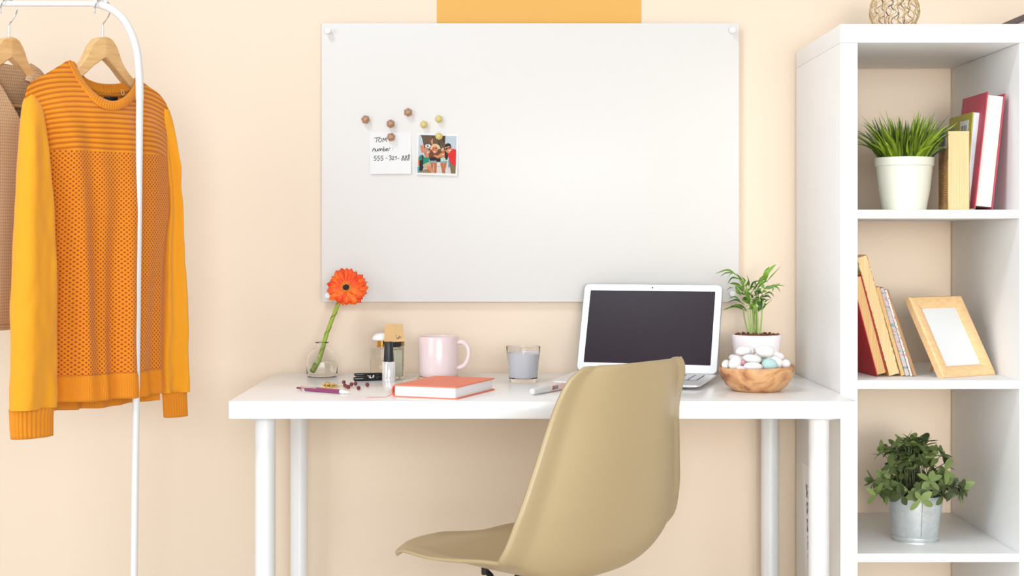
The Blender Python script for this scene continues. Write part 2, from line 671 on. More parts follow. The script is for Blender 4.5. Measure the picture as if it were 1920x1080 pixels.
shapes = [
    ('sky', [(165, 140), (928, 165), (908, 925), (138, 905)]),
    ('ground', [(150, 640), (915, 660), (908, 925), (138, 905)]),
    ('trunk', [(205, 142), (705, 158), (695, 330), (660, 640), (300, 640), (255, 330), (240, 240)]),
    ('bark', [(300, 150), (350, 150), (380, 300), (350, 330)]), ('bark', [(560, 200), (600, 210), (590, 380), (555, 380)]),
    ('bark', [(430, 150), (455, 150), (470, 300), (440, 290)]), ('bark', [(655, 160), (690, 165), (680, 300), (650, 290)]),
    ('rock', [(165, 880), (300, 830), (420, 880), (420, 914), (150, 906)]),
    # second woman: long hair, hand raised
    ('skin', [(415, 300), (440, 290), (470, 345), (440, 350)]), ('skin', [(398, 245), (425, 260), (440, 205), (452, 215), (450, 300), (415, 300)]),
    ('blonde', ell(500, 440, 105, 120)), ('brown', [(395, 470), (600, 450), (590, 620), (395, 630)]),
    ('skin', ell(490, 440, 55, 75)), ('red', ell(462, 420, 22, 20)), ('brown', ell(520, 410, 22, 15)), ('lip', ell(482, 480, 18, 10)),
    ('brown', [(400, 480), (450, 500), (460, 640), (400, 640)]), ('black', [(385, 590), (520, 590), (500, 690), (390, 690)]),
    ('black', [(490, 590), (620, 600), (600, 690), (520, 690)]), ('denim', [(395, 665), (520, 660), (530, 720), (395, 720)]),
    ('skin2', [(400, 705), (460, 705), (455, 905), (425, 900)]), ('skin2', [(465, 705), (530, 705), (525, 915), (480, 912)]),
    # third woman
    ('darkhair', ell(680, 500, 75, 100)), ('darkhair', [(690, 440), (770, 520), (745, 640), (690, 650)]), ('skin', ell(658, 500, 48, 65)),
    ('brown', ell(630, 490, 20, 14)), ('brown', ell(682, 485, 20, 14)), ('lip', ell(655, 535, 14, 8)), ('blonde', [(610, 440), (660, 395), (680, 420), (625, 460)]),
    ('skin', [(630, 560), (690, 560), (690, 620), (630, 610)]), ('mint', [(600, 605), (700, 610), (720, 690), (620, 695)]), ('denim', [(600, 680), (735, 665), (730, 720), (610, 718)]),
    ('skin2', [(598, 712), (662, 712), (665, 880), (690, 915), (640, 915), (630, 850)]), ('skin2', [(672, 712), (732, 708), (700, 850), (700, 918), (660, 915)]),
    ('skin', [(462, 560), (480, 545), (550, 560), (620, 500), (640, 520), (630, 580), (560, 615), (510, 600)]),
    # man in red
    ('khaki', [(780, 700), (915, 730), (905, 925), (820, 922)]), ('blue', [(760, 650), (790, 650), (790, 790), (765, 810)]),
    ('red', [(745, 520), (860, 420), (920, 440), (915, 770), (800, 720)]), ('skin', ell(765, 420, 72, 95, -15)),
    ('darkhair', [(685, 390), (700, 330), (760, 305), (810, 330), (825, 385), (780, 365), (720, 385)]),
    ('shade', [(695, 420), (745, 400), (752, 425), (712, 448)]), ('shade', [(755, 398), (810, 380), (812, 405), (770, 420)]), ('lip', ell(790, 458, 26, 9, -20)),
    # first woman: cap and teal shirt
    ('skin', [(193, 345), (204, 345), (218, 398), (228, 348), (240, 346), (246, 392), (256, 340), (270, 338), (270, 398), (286, 400), (280, 470), (228, 492), (204, 440)]), ('skin', [(200, 470), (290, 450), (310, 500), (230, 500)]),
    ('skin', ell(340, 450, 58, 80)), ('skin', [(300, 500), (370, 520), (365, 600), (290, 600)]),
    ('white', ell(350, 365, 58, 34)), ('black', ell(345, 366, 20, 18)), ('blue', ell(335, 435, 25, 18)), ('shade', ell(380, 438, 20, 15)), ('lip', ell(352, 492, 18, 10)),
    ('teal', [(160, 600), (200, 545), (300, 600), (380, 600), (370, 700), (250, 740), (170, 650)]),
    ('strap', [(222, 540), (262, 560), (255, 700), (225, 690)]), ('black', [(180, 650), (250, 660), (270, 800), (230, 870), (175, 870)]),
    ('skin', [(150, 620), (180, 640), (175, 760), (148, 770)]), ('blue', [(140, 790), (172, 790), (170, 900), (140, 905)]),
    ('beige', [(250, 740), (390, 680), (400, 740), (300, 820), (260, 810)]), ('skin', [(320, 800), (370, 750), (490, 880), (470, 912), (400, 880)]),
    ('skin2', [(330, 830), (360, 820), (380, 880), (330, 895)])]


def photo_pt(x, y, k):
    px, py = x / 10.8 + 770, y / 10.8 + 240
    v = clamp((py - 250) / 78.5)
    w = W(px, py, dN)
    return Vector((w.x, w.y - 0.004 * v * v - 0.0002 - k * 0.000012, w.z))


m = MB()
for k, (nm, poly) in enumerate(shapes):
    mi = pnames.index(nm)
    if k < 2:      # large areas follow the curl
        def fn(u, v, poly=poly, k=k):
            q = [Vector((*c, 0)) for c in poly]
            p = (q[0].lerp(q[1], u)).lerp(q[3].lerp(q[2], u), v)
            return photo_pt(p.x, p.y, k)
        m.grid(fn, 8, 8, mi)
    else:
        c = (sum(p[0] for p in poly) / len(poly), sum(p[1] for p in poly) / len(poly))
        V = [photo_pt(c[0], c[1], k + 8)] + [photo_pt(x, y, k + 8) for x, y in poly]
        n = len(poly)
        m.add(V, [(0, 1 + i, 1 + (i + 1) % n) for i in range(n)], mi)
m.build('picture', pmats, photo, world=True, recalc=False, merge=False)

# magnets
COPPER = mat('copper_wood', lin(178, 136, 106), 0.5, 0.15, var=0.1, vscale=80)
labs = ['copper faceted magnet at far left, alone above the note', 'copper faceted magnet just above the note, second from left', 'copper faceted magnet highest on the board, nearest the pale balls',
        'copper faceted magnet pinning the handwritten note']
for k, (px, py, rot) in enumerate(((685.5, 224, 0.15), (732.5, 232, 0.5), (765.3, 210.5, 0.55), (733.3, 257, 0.8))):
    r = 0.0098
    y = BF - r * 0.96 - (0.0012 if k == 3 else 0)
    c = W(px, py, D + y)
    bm = bmesh.new()
    for p in [(a, b, 0) for a in (-1, 1) for b in (-1, 1)] + [(a, 0, b) for a in (-1, 1) for b in (-1, 1)] + [(0, a, b) for a in (-1, 1) for b in (-1, 1)]:
        bm.verts.new(Vector(p) * r * 0.74)
    bmesh.ops.convex_hull(bm, input=bm.verts[:])
    bm.verts.index_update()
    R = Matrix.Rotation(rot, 4, 'Y') @ Matrix.Rotation(0.62, 4, 'X') @ Matrix.Rotation(0.75, 4, 'Z')
    m = MB().add([(R @ v.co) for v in bm.verts], [[v.index for v in f.verts] for f in bm.faces])
    bm.free()
    o = m.build('magnet', COPPER, angle=5)
    o.location = c
    tag(o, labs[k], 'magnet', 'copper faceted magnets on the board')
PALE = wood('pale_ball_wood', lin(224, 210, 142), lin(204, 186, 112), 'Z', 1.0, 0.45)
labs = ['pale yellow wooden ball magnet left of the other two', 'pale yellow wooden ball magnet upper right, touching no paper', 'pale yellow wooden ball magnet pinning the photo print']
for k, (px, py) in enumerate(((795, 233.3), (823, 223), (823, 255.7))):
    r = 0.0083
    c = W(px, py, D + BF - r * 0.95 - (0.0012 if k == 2 else 0))
    m = MB().ball((0, 0, 0), (r, r * 0.95, r), nu=28, nv=18)
    o = m.build('magnet', PALE, angle=80)
    o.location = c
    tag(o, labs[k], 'magnet', 'pale ball magnets on the board')
# ---------------------------------------------------------------- laptop
ALU = mat('silver_aluminium', (0.80, 0.80, 0.81, 1), 0.38, 0.55, var=0.02)
BEZEL = mat('pale_bezel', (0.84, 0.845, 0.855, 1), 0.25, 0.1, var=0.01)
SCREEN = mat('dark_screen', lin(50, 41, 48), 0.25, var=0, Specular_IOR_Level=0.12)
KEYDARK = mat('keyboard_well', (0.03, 0.03, 0.035, 1), 0.5, var=0)
KEYCAP = mat('pale_keycaps', lin(205, 208, 212), 0.45, var=0.02)
LAPX, LAPD = 0.172, 3.289
lap = thing('laptop', 'open silver laptop with a dark blank screen turned slightly right on the desk', 'laptop', (LAPX, LAPD - D, DESK), -math.radians(18.5))
LW, LD = 0.317, 0.205


def rrect(x0, x1, y0, y1, r, n=6):
    P = []
    for (cx, cy, a0) in ((x1 - r, y1 - r, 0), (x0 + r, y1 - r, 90), (x0 + r, y0 + r, 180), (x1 - r, y0 + r, 270)):
        for i in range(n + 1):
            a = math.radians(a0 + 90 * i / n)
            P.append((cx + r * math.cos(a), cy + r * math.sin(a)))
    return P


def base_top(y):      # y from 0 (hinge) to -LD (front)
    return lerp(0.0155, 0.0105, -y / LD)


m = MB()
P = rrect(0, LW, -LD, 0, 0.012)
n = len(P)
Pi = rrect(0.004, LW - 0.004, -LD + 0.004, -0.004, 0.010)
V = [(x, y, base_top(y)) for x, y in P] + [(x, y, base_top(y) - 0.003) for x, y in P] + [(x * 0.9 + LW * .05, y * 0.9 - LD * .05, 0.004) for x, y in P]
Fc = [tuple(range(n)), tuple(range(3 * n - 1, 2 * n - 1, -1))]
for L in (0, 1):
    for i in range(n):
        j = (i + 1) % n
        Fc.append((L * n + i, (L + 1) * n + i, (L + 1) * n + j, L * n + j))
m.add(V, Fc)
base = m.build('base', ALU, lap, angle=25)
for (x, y) in ((0.03, -0.03), (LW - 0.03, -0.03), (0.04, -LD + 0.04), (LW - 0.04, -LD + 0.04)):
    m = MB().lathe([(0, 0), (0.006, 0), (0.006, 0.0045), (0, 0.0045)], 14, c=(x, y, 0))
    m.build('rubber_foot', BLACK, base)
kx0, kx1, ky0, ky1 = 0.022, LW - 0.022, -0.022, -0.116
slope = math.atan2(0.005, LD)
kb = Tr(0, 0, 0.0155) @ Matrix.Rotation(slope, 4, 'X')
m = MB()
m.bx(kx0, kx1, ky1, ky0, 0.0, 0.0004, mat=kb)
kbd = m.build('keyboard', KEYDARK, lap)
key0 = None
rows, cols = 6, 14
for r in range(rows):
    kh = (ky0 - ky1) / rows
    for c in range(cols):
        kw = (kx1 - kx0) / cols
        if r == 5 and 4 <= c <= 8:
            if c > 4:
                continue
            m = MB().box((0, 0, 0), (kw * 5 - 0.003, kh - 0.003, 0.001), bevel=0.0004, seg=1)
            k = m.build('key', KEYCAP, kbd)
            ctr = Vector((kx0 + kw * 6.5, ky0 - kh * (r + .5), 0.0009))
        else:
            if key0 is None:
                m = MB().box((0, 0, 0), (kw - 0.003, kh - 0.003, 0.001), bevel=0.0004, seg=1)
                key0 = k = m.build('key', KEYCAP, kbd)
            else:
                k = key0.copy()
                COL.objects.link(k)
                k.parent = kbd
            ctr = Vector((kx0 + kw * (c + .5), ky0 - kh * (r + .5), 0.0009))
        k.location = kb @ ctr
        k.rotation_euler = (slope, 0, 0)
m = MB()
m.bx(LW / 2 - 0.045, LW / 2 + 0.045, -0.185, -0.125, 0.0, 0.0003, mat=kb)
m.build('trackpad', mat('grey_trackpad', (0.62, 0.62, 0.63, 1), 0.35, 0.4, var=0), lap)
# lid: local plane tilted back
tilt = math.radians(21)
LH = 0.2065
lm = Tr(0, -0.002, 0.0155) @ Matrix.Rotation(PI / 2 - tilt, 4, 'X')   # x right, y up the lid, z toward the viewer
P = rrect(0, LW, 0.0, LH, 0.011)
m = MB().prism(P, -0.005, -0.0002, mat=lm)
lid = m.build('lid', mat('lid_edge_grey', (0.25, 0.25, 0.27, 1), 0.4, 0.6, var=0), lap)
m = MB().prism(rrect(0.0015, LW - 0.0015, 0.0015, LH - 0.0015, 0.0100), -0.0012, 0.0003, mat=lm)
m.build('bezel', BEZEL, lid)
m = MB().prism(rrect(0.0155, LW - 0.0155, 0.020, LH - 0.016, 0.001, 2), 0.0003, 0.0006, mat=lm)
m.build('screen', SCREEN, lid)
m = MB().prism(ell(LW / 2, LH - 0.0085, 0.002, 0.002), 0.0003, 0.0006, mat=lm)
m.build('webcam', BLACK, lid)

# ---------------------------------------------------------------- notebook
CORAL = mat('coral_leatherette', lin(236, 122, 88), 0.5, var=0.05, vscale=120, bump=0.15, bscale=900)
PAGES = NT('page_edges')
PAGES.color(PAGES.ramp(PAGES.noise(1.0, 2, PAGES.mapping((3, 3, 1400))), [(0.3, (0.78, 0.77, 0.78, 1)), (0.7, (0.9, 0.9, 0.91, 1))]))
PAGES.set(Roughness=0.7)
PAGES = PAGES.mat
nb = thing('notebook', 'closed coral notebook with white page edges and a ribbon, in front of the mug', 'notebook', (-0.212, -0.522, DESK), math.atan2(-0.05, 0.127))
NW, NL, NTK = 0.138, 0.203, 0.0245
m = MB()
for z0, z1 in ((0.0, 0.0022), (NTK - 0.0022, NTK)):
    m.prism(rrect(0.004, NW, 0, NL, 0.005), z0, z1)
m.build('cover', CORAL, nb)
m = MB()
pr = [(0.0075, 0.0)] + [(0.0075 - 0.0085 * math.sin(PI * i / 10), NTK * (0.5 - 0.5 * math.cos(PI * i / 10))) for i in range(11)] + [(0.0075, NTK)]
pr2 = [(0.0075, 0.0021)] + [(0.0075 - 0.0068 * math.sin(PI * i / 10), NTK / 2 - (NTK / 2 - 0.0021) * math.cos(PI * i / 10)) for i in range(11)] + [(0.0075, NTK - 0.0021)]
n = len(pr)
V = [(x, 0, z) for x, z in pr] + [(x, 0, z) for x, z in pr2] + [(x, NL, z) for x, z in pr] + [(x, NL, z) for x, z in pr2]
Fc = []
for i in range(n - 1):
    Fc += [(i, i + 1, n + i + 1, n + i), (2 * n + i, 3 * n + i, 3 * n + i + 1, 2 * n + i + 1), (i, 2 * n + i, 2 * n + i + 1, i + 1), (n + i, n + i + 1, 3 * n + i + 1, 3 * n + i)]
Fc += [(0, n, 3 * n, 2 * n), (n - 1, 3 * n - 1, 4 * n - 1, 2 * n - 1)]
m.add(V, Fc)
m.build('spine', CORAL, nb)
m = MB().prism(rrect(0.003, NW - 0.004, 0.004, NL - 0.004, 0.004), 0.0023, NTK - 0.0023)
m.build('pages', PAGES, nb)
m = MB()
rp = catmull([(0.006, 0.012, 0.010), (0.002, -0.002, 0.006), (-0.008, -0.010, 0.0012), (-0.024, -0.018, 0.0008), (-0.040, -0.030, 0.0008)], 6)
m.grid(lambda u, v: rp[min(int(round(u * (len(rp) - 1))), len(rp) - 1)] + Vector((0.0014 * (v - .5), 0.002 * (v - .5) * 2, 0)), len(rp) - 1, 1)
m.build('ribbon', CORAL, nb, solid=0.0004)

# ---------------------------------------------------------------- mug and coaster
PINK = mat('pale_pink_glaze', lin(231, 209, 208), 0.18, var=0.02)
c = W(822, 705, 3.27)
coa = MB().lathe([(0, 0), (0.046, 0), (0.047, 0.001), (0.047, 0.003), (0.046, 0.004), (0, 0.004)], 48)
o = coa.build('coaster', wood('coaster_cork', lin(226, 200, 165), lin(210, 180, 140), 'X'))
o.location = (c.x, c.y, DESK)
tag(o, 'thin round tan coaster under the pink mug', 'coaster')
mug = thing('mug', 'pale pink ceramic mug with its handle on the right, behind the notebook', 'mug', (c.x, c.y, DESK + 0.004))
m = MB().lathe([(0, 0.0), (0.040, 0.0), (0.0432, 0.003), (0.0445, 0.012), (0.0452, 0.088), (0.0446, 0.0895), (0.043, 0.0895), (0.0418, 0.088), (0.0412, 0.010), (0.038, 0.006), (0, 0.006)], 64)
m.build('body', PINK, mug, angle=50)
hp = catmull([(0.043, 0, 0.076), (0.056, 0, 0.077), (0.067, 0, 0.068), (0.0705, 0, 0.053), (0.067, 0, 0.037), (0.057, 0, 0.024), (0.0435, 0, 0.020)], 8)
m = MB().tube(hp, 0.0052, 14, mat=Rz(-0.25))
m.build('handle', PINK, mug, angle=60)

# ---------------------------------------------------------------- candle glass
GL = glass('clear_glass', ior=1.22)
c = W(981, 713, 3.185)
cg = thing('candle', 'pale grey candle in a clear glass tumbler between the mug and the laptop', 'candle', (c.x, c.y, DESK))
m = MB().lathe([(0, 0.0), (0.0285, 0.0), (0.0305, 0.002), (0.0372, 0.0765), (0.0368, 0.0775), (0.0362, 0.0772), (0.0302, 0.0105), (0.028, 0.0085), (0, 0.0085)], 64)
m.build('glass_tumbler', GL, cg, angle=40)
m = MB().lathe([(0, 0.0087), (0.0278, 0.0087), (0.0298, 0.0107), (0.0346, 0.0615), (0.0338, 0.0595), (0.02, 0.0588), (0, 0.0590)], 48)
m.build('wax', mat('grey_wax', lin(216, 216, 222), 0.5, var=0.04, vscale=60), cg, angle=40)
m = MB().tube([(0, 0, 0.057), (0.0008, 0, 0.064), (0.0002, 0.0004, 0.068)], 0.0008, 6)
m.build('wick', mat('wick_cotton', (0.75, 0.72, 0.66, 1), 0.9), cg)

# ---------------------------------------------------------------- marker
a = Vector((0.064, 2.905 - D, DESK))
b = Vector((0.136, 3.028 - D, DESK))
ang = math.atan2(b.y - a.y, b.x - a.x)
mk = thing('marker', 'white capped marker with a pink barrel lying on the desk beside the chair', 'marker', a, ang)
RY = Tr(0, 0, 0.0078) @ Matrix.Rotation(PI / 2, 4, 'Y')
m = MB().lathe([(0, 0), (0.0055, 0), (0.0062, 0.001), (0.0066, 0.004), (0.0078, 0.062), (0.0074, 0.064), (0.0, 0.064)], 28, mat=RY)
m.build('cap', METALW, mk, angle=50)
m = MB().lathe([(0, 0.0635), (0.0072, 0.0635), (0.0074, 0.066), (0.0074, 0.131), (0.006, 0.134), (0, 0.134)], 28, mat=RY)
m.build('barrel', mat('pale_pink_barrel', lin(246, 214, 212), 0.4, var=0.02), mk, angle=50)
m = MB()
for x0 in (0.071, 0.0765, 0.083, 0.090):
    for k in range(2):
        pts = []
        for i in range(7):
            al = lerp(-1.9, -0.9, i / 6)
            pts.append((x0 + 0.004 * i / 6 + 0.003 * k, 0.00755 * math.sin(al), 0.0078 + 0.00755 * math.cos(al)))
        m.tube(pts, 0.0005, 5)
m.build('lettering', INK, mk)

# ---------------------------------------------------------------- pen
a = onz(557, 727, DESK + 0.005)
b = onz(655, 736.5, DESK + 0.004)
L = (Vector((b.x, b.y, 0)) - Vector((a.x, a.y, 0))).length
pen = thing('pen', 'purple push-button pen with silver clip lying near the desk front edge', 'pen', (a.x, a.y, DESK), math.atan2(b.y - a.y, b.x - a.x))
RY = Tr(0, 0, 0.0048) @ Matrix.Rotation(PI / 2, 4, 'Y')
PURP = mat('purple_anodised', lin(160, 82, 128), 0.3, 0.35, var=0.03)
SILV = mat('polished_silver', (0.85, 0.85, 0.86, 1), 0.15, 0.9, var=0)
m = MB().lathe([(0, 0.012), (0.004, 0.012), (0.0046, 0.014), (0.0048, 0.05), (0.0044, L - 0.024), (0, L - 0.024)], 24, mat=RY)
m.build('barrel', PURP, pen)
m = MB().lathe([(0, 0), (0.002, 0), (0.0022, 0.0015), (0.0022, 0.0122), (0, 0.0122)], 16, mat=RY)
m.build('push_button', mat('mauve_metal', lin(150, 95, 110), 0.3, 0.6, var=0), pen)
m = MB().lathe([(0, L - 0.0245), (0.0043, L - 0.0245), (0.0036, L - 0.014), (0.0014, L - 0.003), (0.0006, L), (0, L)], 20, mat=RY)
m.build('tip', mat('white_tip', (0.88, 0.88, 0.88, 1), 0.25, var=0), pen)
m = MB()
ca = math.radians(-25)
cm = Tr(0, 0, 0.0048) @ Matrix.Rotation(-ca + 0.5, 4, 'X')
m.bx(0.022, 0.060, -0.0016, 0.0016, 0.0052, 0.0064, bevel=0.0005, mat=cm)
m.lathe([(0, 0.017), (0.0052, 0.017), (0.0054, 0.018), (0.0054, 0.0245), (0.0052, 0.0255), (0, 0.0255)], 20, mat=RY)
m.bx(0.0175, 0.025, -0.0016, 0.0016, 0.004, 0.0064, bevel=0.0005, mat=cm)
m.build('clip', SILV, pen)

# ---------------------------------------------------------------- gold hair clip
GOLD = mat('brushed_gold', lin(236, 200, 112), 0.25, 0.85, var=0.15, vscale=150)
c = onz(619, 727, DESK)
hc = thing('hair_clip', 'small gold scalloped hair clip lying behind the purple pen', 'hair clip', (c.x, c.y, DESK), -0.15)
m = MB()
m.tube([(-0.015 + 0.030 * i / 40, 0.0035 * math.sin(i / 40 * 2 * PI * 3.0), 0.0035 + 0.0018 * math.cos(i / 40 * 2 * PI * 3)) for i in range(41)], 0.0018, 8)
m.tube([(-0.015 + 0.030 * i / 40, -0.0035 * math.sin(i / 40 * 2 * PI * 3.0), 0.0055 + 0.0018 * math.sin(i / 40 * 2 * PI * 3)) for i in range(41)], 0.0018, 8)
m.build('scalloped_bar', GOLD, hc)
m = MB().bx(-0.015, 0.014, -0.003, 0.003, 0.0, 0.0022, bevel=0.0006)
m.build('clasp', GOLD, hc)
m = MB().tube([(-0.007 + 0.005 * math.cos(t * PI / 8), 0.004, 0.0072 + 0.0042 * math.sin(t * PI / 8)) for t in range(17)], 0.0012, 7)
m.build('loop', GOLD, hc)

# ---------------------------------------------------------------- bead pins
BEAD = mat('burgundy_bead', lin(118, 42, 56), 0.12, 0.1, var=0.1, vscale=200)
WIRE = mat('gold_pin_wire', lin(214, 190, 150), 0.3, 0.6, var=0)
beads = [(644.7, 716.4, 3.7, 'farthest left of the cluster, nearest the gold hair clip', 200), (646.8, 722.6, 3.6, 'second from left, overlapping its front neighbour', 160),
         (650.0, 724.4, 3.4, 'wedged in the middle of the front left trio', 190), (653.4, 725.4, 4.0, 'front right of the trio behind the pen tip', -25),
         (659.2, 720.2, 3.9, 'in the middle of the cluster, alone between two groups', 210), (666.6, 719.2, 3.8, 'nearest the notched end of the black stapler', 230),
         (672.4, 727.4, 3.9, 'at the front right of the cluster', 185), (688.7, 721.0, 3.9, 'lying alone at far right, under the black stapler', 20)]
for (px, py, r, lab, deg) in beads:
    rr = r / F * 3.0
    p = onz(px, py, DESK + rr)
    o = thing('bead_pin', 'burgundy bead headed pin ' + lab, 'pin', (p.x, p.y, DESK), math.radians(deg), 'burgundy bead headed pins on the desk')
    m = MB().ball((0, 0, rr), rr, nu=20, nv=14)
    m.build('bead', BEAD, o, angle=80)
    m = MB().tube([(rr * 0.9, 0, rr * 0.8), (0.032, 0, 0.0006)], 0.0004, 6)
    m.build('needle', WIRE, o)

# ---------------------------------------------------------------- vase and gerbera
vc = Vector(((603.8 - VX) / F * 3.31, 3.31 - D, DESK))
vase = thing('vase', 'small round clear glass bottle vase half full of water at left of desk', 'vase', vc)
VG = glass('vase_glass', (0.985, 0.995, 0.99, 1), ior=1.25)
m = MB().lathe([(0, 0.0), (0.031, 0.0), (0.0342, 0.003), (0.0350, 0.008), (0.0350, 0.030), (0.0335, 0.042), (0.0285, 0.053), (0.020, 0.0605), (0.0125, 0.0645), (0.0105, 0.067), (0.0105, 0.072),
               (0.0150, 0.0765), (0.0158, 0.0778), (0.0150, 0.0785), (0.0095, 0.0755), (0.0086, 0.071), (0.0086, 0.067), (0.0115, 0.063), (0.019, 0.059), (0.0270, 0.0515), (0.0318, 0.041), (0.0332, 0.030), (0.0332, 0.010), (0.031, 0.006), (0, 0.006)], 64)
m.build('glass', VG, vase, angle=60)
m = MB().lathe([(0, 0.0062), (0.0308, 0.0062), (0.0329, 0.0101), (0.0329, 0.030), (0.0325, 0.0335), (0, 0.0335)], 48)
m.build('water', glass('water', (0.985, 1, 0.995, 1), 0, 1.33), vase, angle=40)

ger = thing('gerbera', 'single orange gerbera flower on a green stem leaning right in the glass vase', 'flower', (vc.x, vc.y, DESK + 0.008))
sp = [W(588, 696, 3.30), W(594, 686, 3.305), W(603, 660, 3.31), W(613, 625, 3.312), W(625, 593, 3.313), W(636, 566, 3.312), W(643, 550, 3.305)]
sp = catmull(sp, 8)
STEM = mat('gerbera_stem', lin(160, 184, 62), 0.5, var=0.25, vscale=60)
m = MB().tube(sp, [lerp(0.0052, 0.0044, i / (len(sp) - 1)) for i in range(len(sp))], 14)
m.build('stem', STEM, ger, world=True, angle=60)
m = MB()
hx = []
N = 150
for i in range(N):
    t = 0.1 + 0.72 * i / N
    f = t * (len(sp) - 1)
    k = int(f)
    p = sp[k].lerp(sp[min(k + 1, len(sp) - 1)], f - k)
    a = i / N * 2 * PI * 4.6 + 0.6
    hx.append(p + Vector((math.cos(a) * 0.0048 * 0.92, math.sin(a) * 0.0048, -math.cos(a) * 0.0048 * 0.38)))
m.tube(hx, 0.0006, 6)
m.build('support_wire', mat('dark_green_wire', (0.02, 0.035, 0.012, 1), 0.5, var=0), ger, world=True)
hc_ = W(649.5, 541, 3.295)
nrm = Vector((-0.02, -0.92, 0.34)).normalized()
ux = Vector((0.97, 0.0, -0.24))
ux = (ux - nrm * ux.dot(nrm)).normalized()
uy = nrm.cross(ux)
t = NT('gerbera_petals')
g = t.n('ShaderNodeNewGeometry')
t.color(t.ramp(t.m('ADD', t.m('MULTIPLY', g.outputs['Random Per Island'], .6), t.m('MULTIPLY', t.noise(70), .5)), [(0.15, lin(222, 50, 6)), (0.55, lin(246, 84, 10)), (0.95, lin(250, 122, 22))]))
t.set(Roughness=0.5)
PET = t.mat
rnd = random.Random(5)


def petal_ring(mb, n, rad, wid, r0, lift0, cup, jit):
    for k in range(n):
        a = 2 * PI * (k + rnd.uniform(-.22, .22)) / n + jit
        d = (ux * math.cos(a) + uy * math.sin(a))
        L_ = rad * rnd.uniform(0.92, 1.06) * (1.0 + 0.08 * math.sin(a)) * (0.86 if -2.2 < a % (2 * PI) - 2 * PI < -0.9 else 1)
        cp = cup * rnd.uniform(0.6, 1.4)
        pts = []
        for i in range(8):
            s = i / 7
            pts.append(hc_ + d * lerp(r0, L_, s) + nrm * (lift0 + cp * math.sin(s * PI * 0.75) - cp * 1.1 * s * s))
        mb.leaf(pts, wid * rnd.uniform(.9, 1.15), nrm, fold=-0.18, shape=0.33, peak=0.74)


m = MB()
petal_ring(m, 24, 0.0465, 0.0150, 0.008, -0.002, 0.006, 0)
petal_ring(m, 22, 0.0440, 0.0140, 0.007, 0.0015, 0.007, 0.15)
petal_ring(m, 20, 0.035, 0.0112, 0.007, 0.004, 0.006, 0.3)
m.build('petals', PET, ger, world=True, angle=60, recalc=False, solid=0.0005)
m = MB()
petal_ring(m, 30, 0.0175, 0.003, 0.006, 0.0055, 0.004, 0.1)
petal_ring(m, 34, 0.0140, 0.0022, 0.006, 0.0065, 0.004, 0.2)
m.build('inner_florets', mat('orange_florets', lin(240, 128, 40), 0.5, var=0.3, vscale=300), ger, world=True, angle=60, recalc=False, solid=0.0004)
m = MB()
R = Matrix((ux, uy, nrm)).transposed()
m.ball(hc_ + nrm * 0.006, (0.0088, 0.0088, 0.003), rot=R, nu=24, nv=10)
for k in range(60):
    a, q = k * 2.39996, 0.0084 * math.sqrt(k / 60)
    m.ball(hc_ + nrm * (0.0086 - 0.0018 * (q / .0074) ** 2) + ux * q * math.cos(a) + uy * q * math.sin(a), 0.0006, nu=6, nv=4)
m.build('dark_eye', mat('dark_flower_eye', (0.012, 0.006, 0.006, 1), 0.8, var=0.3, vscale=400), ger, world=True, angle=60)
m = MB()
m.lathe([(0.0052, -0.012), (0.012, -0.008), (0.015, -0.003), (0.0, -0.002)], 20, mat=Matrix.Translation(hc_) @ R.to_4x4())
m.build('calyx', STEM, ger, world=True)

# ---------------------------------------------------------------- perfume bottles, nail polish, stapler
PG = glass('perfume_glass', (0.99, 0.99, 0.97, 1), ior=1.25)
GOLDC = mat('polished_gold', lin(240, 190, 110), 0.12, 1.0, var=0)
c = W(716.5, 700, 3.305)
pa = thing('perfume_bottle', 'clear perfume bottle with a white domed cap and gold neck, behind the nail polish', 'perfume', (c.x, c.y, DESK))
m = MB()
m.box((0, 0, 0.0335), (0.053, 0.024, 0.067), bevel=0.005, seg=3)
m.build('glass_body', PG, pa, angle=50)
m = MB().box((0, 0, 0.024), (0.045, 0.016, 0.036), bevel=0.003)
m.build('liquid', glass('pale_perfume', (0.99, 0.985, 0.93, 1), 0, 1.28), pa)
m = MB().lathe([(0, 0.0672), (0.0135, 0.0672), (0.0135, 0.070), (0.0125, 0.071), (0.0125, 0.080), (0.0145, 0.0805), (0.0145, 0.082), (0, 0.082)], 32)
m.build('neck_ring', GOLDC, pa)
m = MB().lathe([(0, 0.0822), (0.021, 0.0822), (0.0225, 0.084), (0.0222, 0.088), (0.019, 0.0935), (0.012, 0.0975), (0.0, 0.099)], 36)
m.build('cap', mat('white_gloss_cap', (0.88, 0.88, 0.88, 1), 0.12, var=0), pa, angle=60)
c = W(739, 708, 3.262)
pb = thing('perfume_bottle', 'tall square perfume bottle with a high gold cap, right of the nail polish', 'perfume', (c.x, c.y, DESK), math.radians(40))
m = MB().box((0, 0, 0.0355), (0.033, 0.033, 0.071), bevel=0.002, seg=2)
m.build('glass_body', glass('frosted_olive_glass', lin(244, 244, 232), 0.15, 1.3), pb, angle=50)
m = MB().box((0, 0, 0.035), (0.026, 0.026, 0.058), bevel=0.002)
m.build('liquid', mat('cloudy_perfume', lin(222, 222, 204), 0.4, var=0), pb)
m = MB().box((0, 0, 0.0765), (0.0225, 0.0225, 0.0105), bevel=0.001)
m.build('collar', BLACK, pb)
m = MB()
h0, h1, w0, w1 = 0.0825, 0.1215, 0.0325, 0.0275
V = [(sx * w / 2, sy * w / 2, z) for z, w in ((h0, w0), (h1, w1)) for sx, sy in ((-1, -1), (1, -1), (1, 1), (-1, 1))]
m.add(V, [(3, 2, 1, 0), (4, 5, 6, 7), (0, 1, 5, 4), (1, 2, 6, 5), (2, 3, 7, 6), (3, 0, 4, 7)])
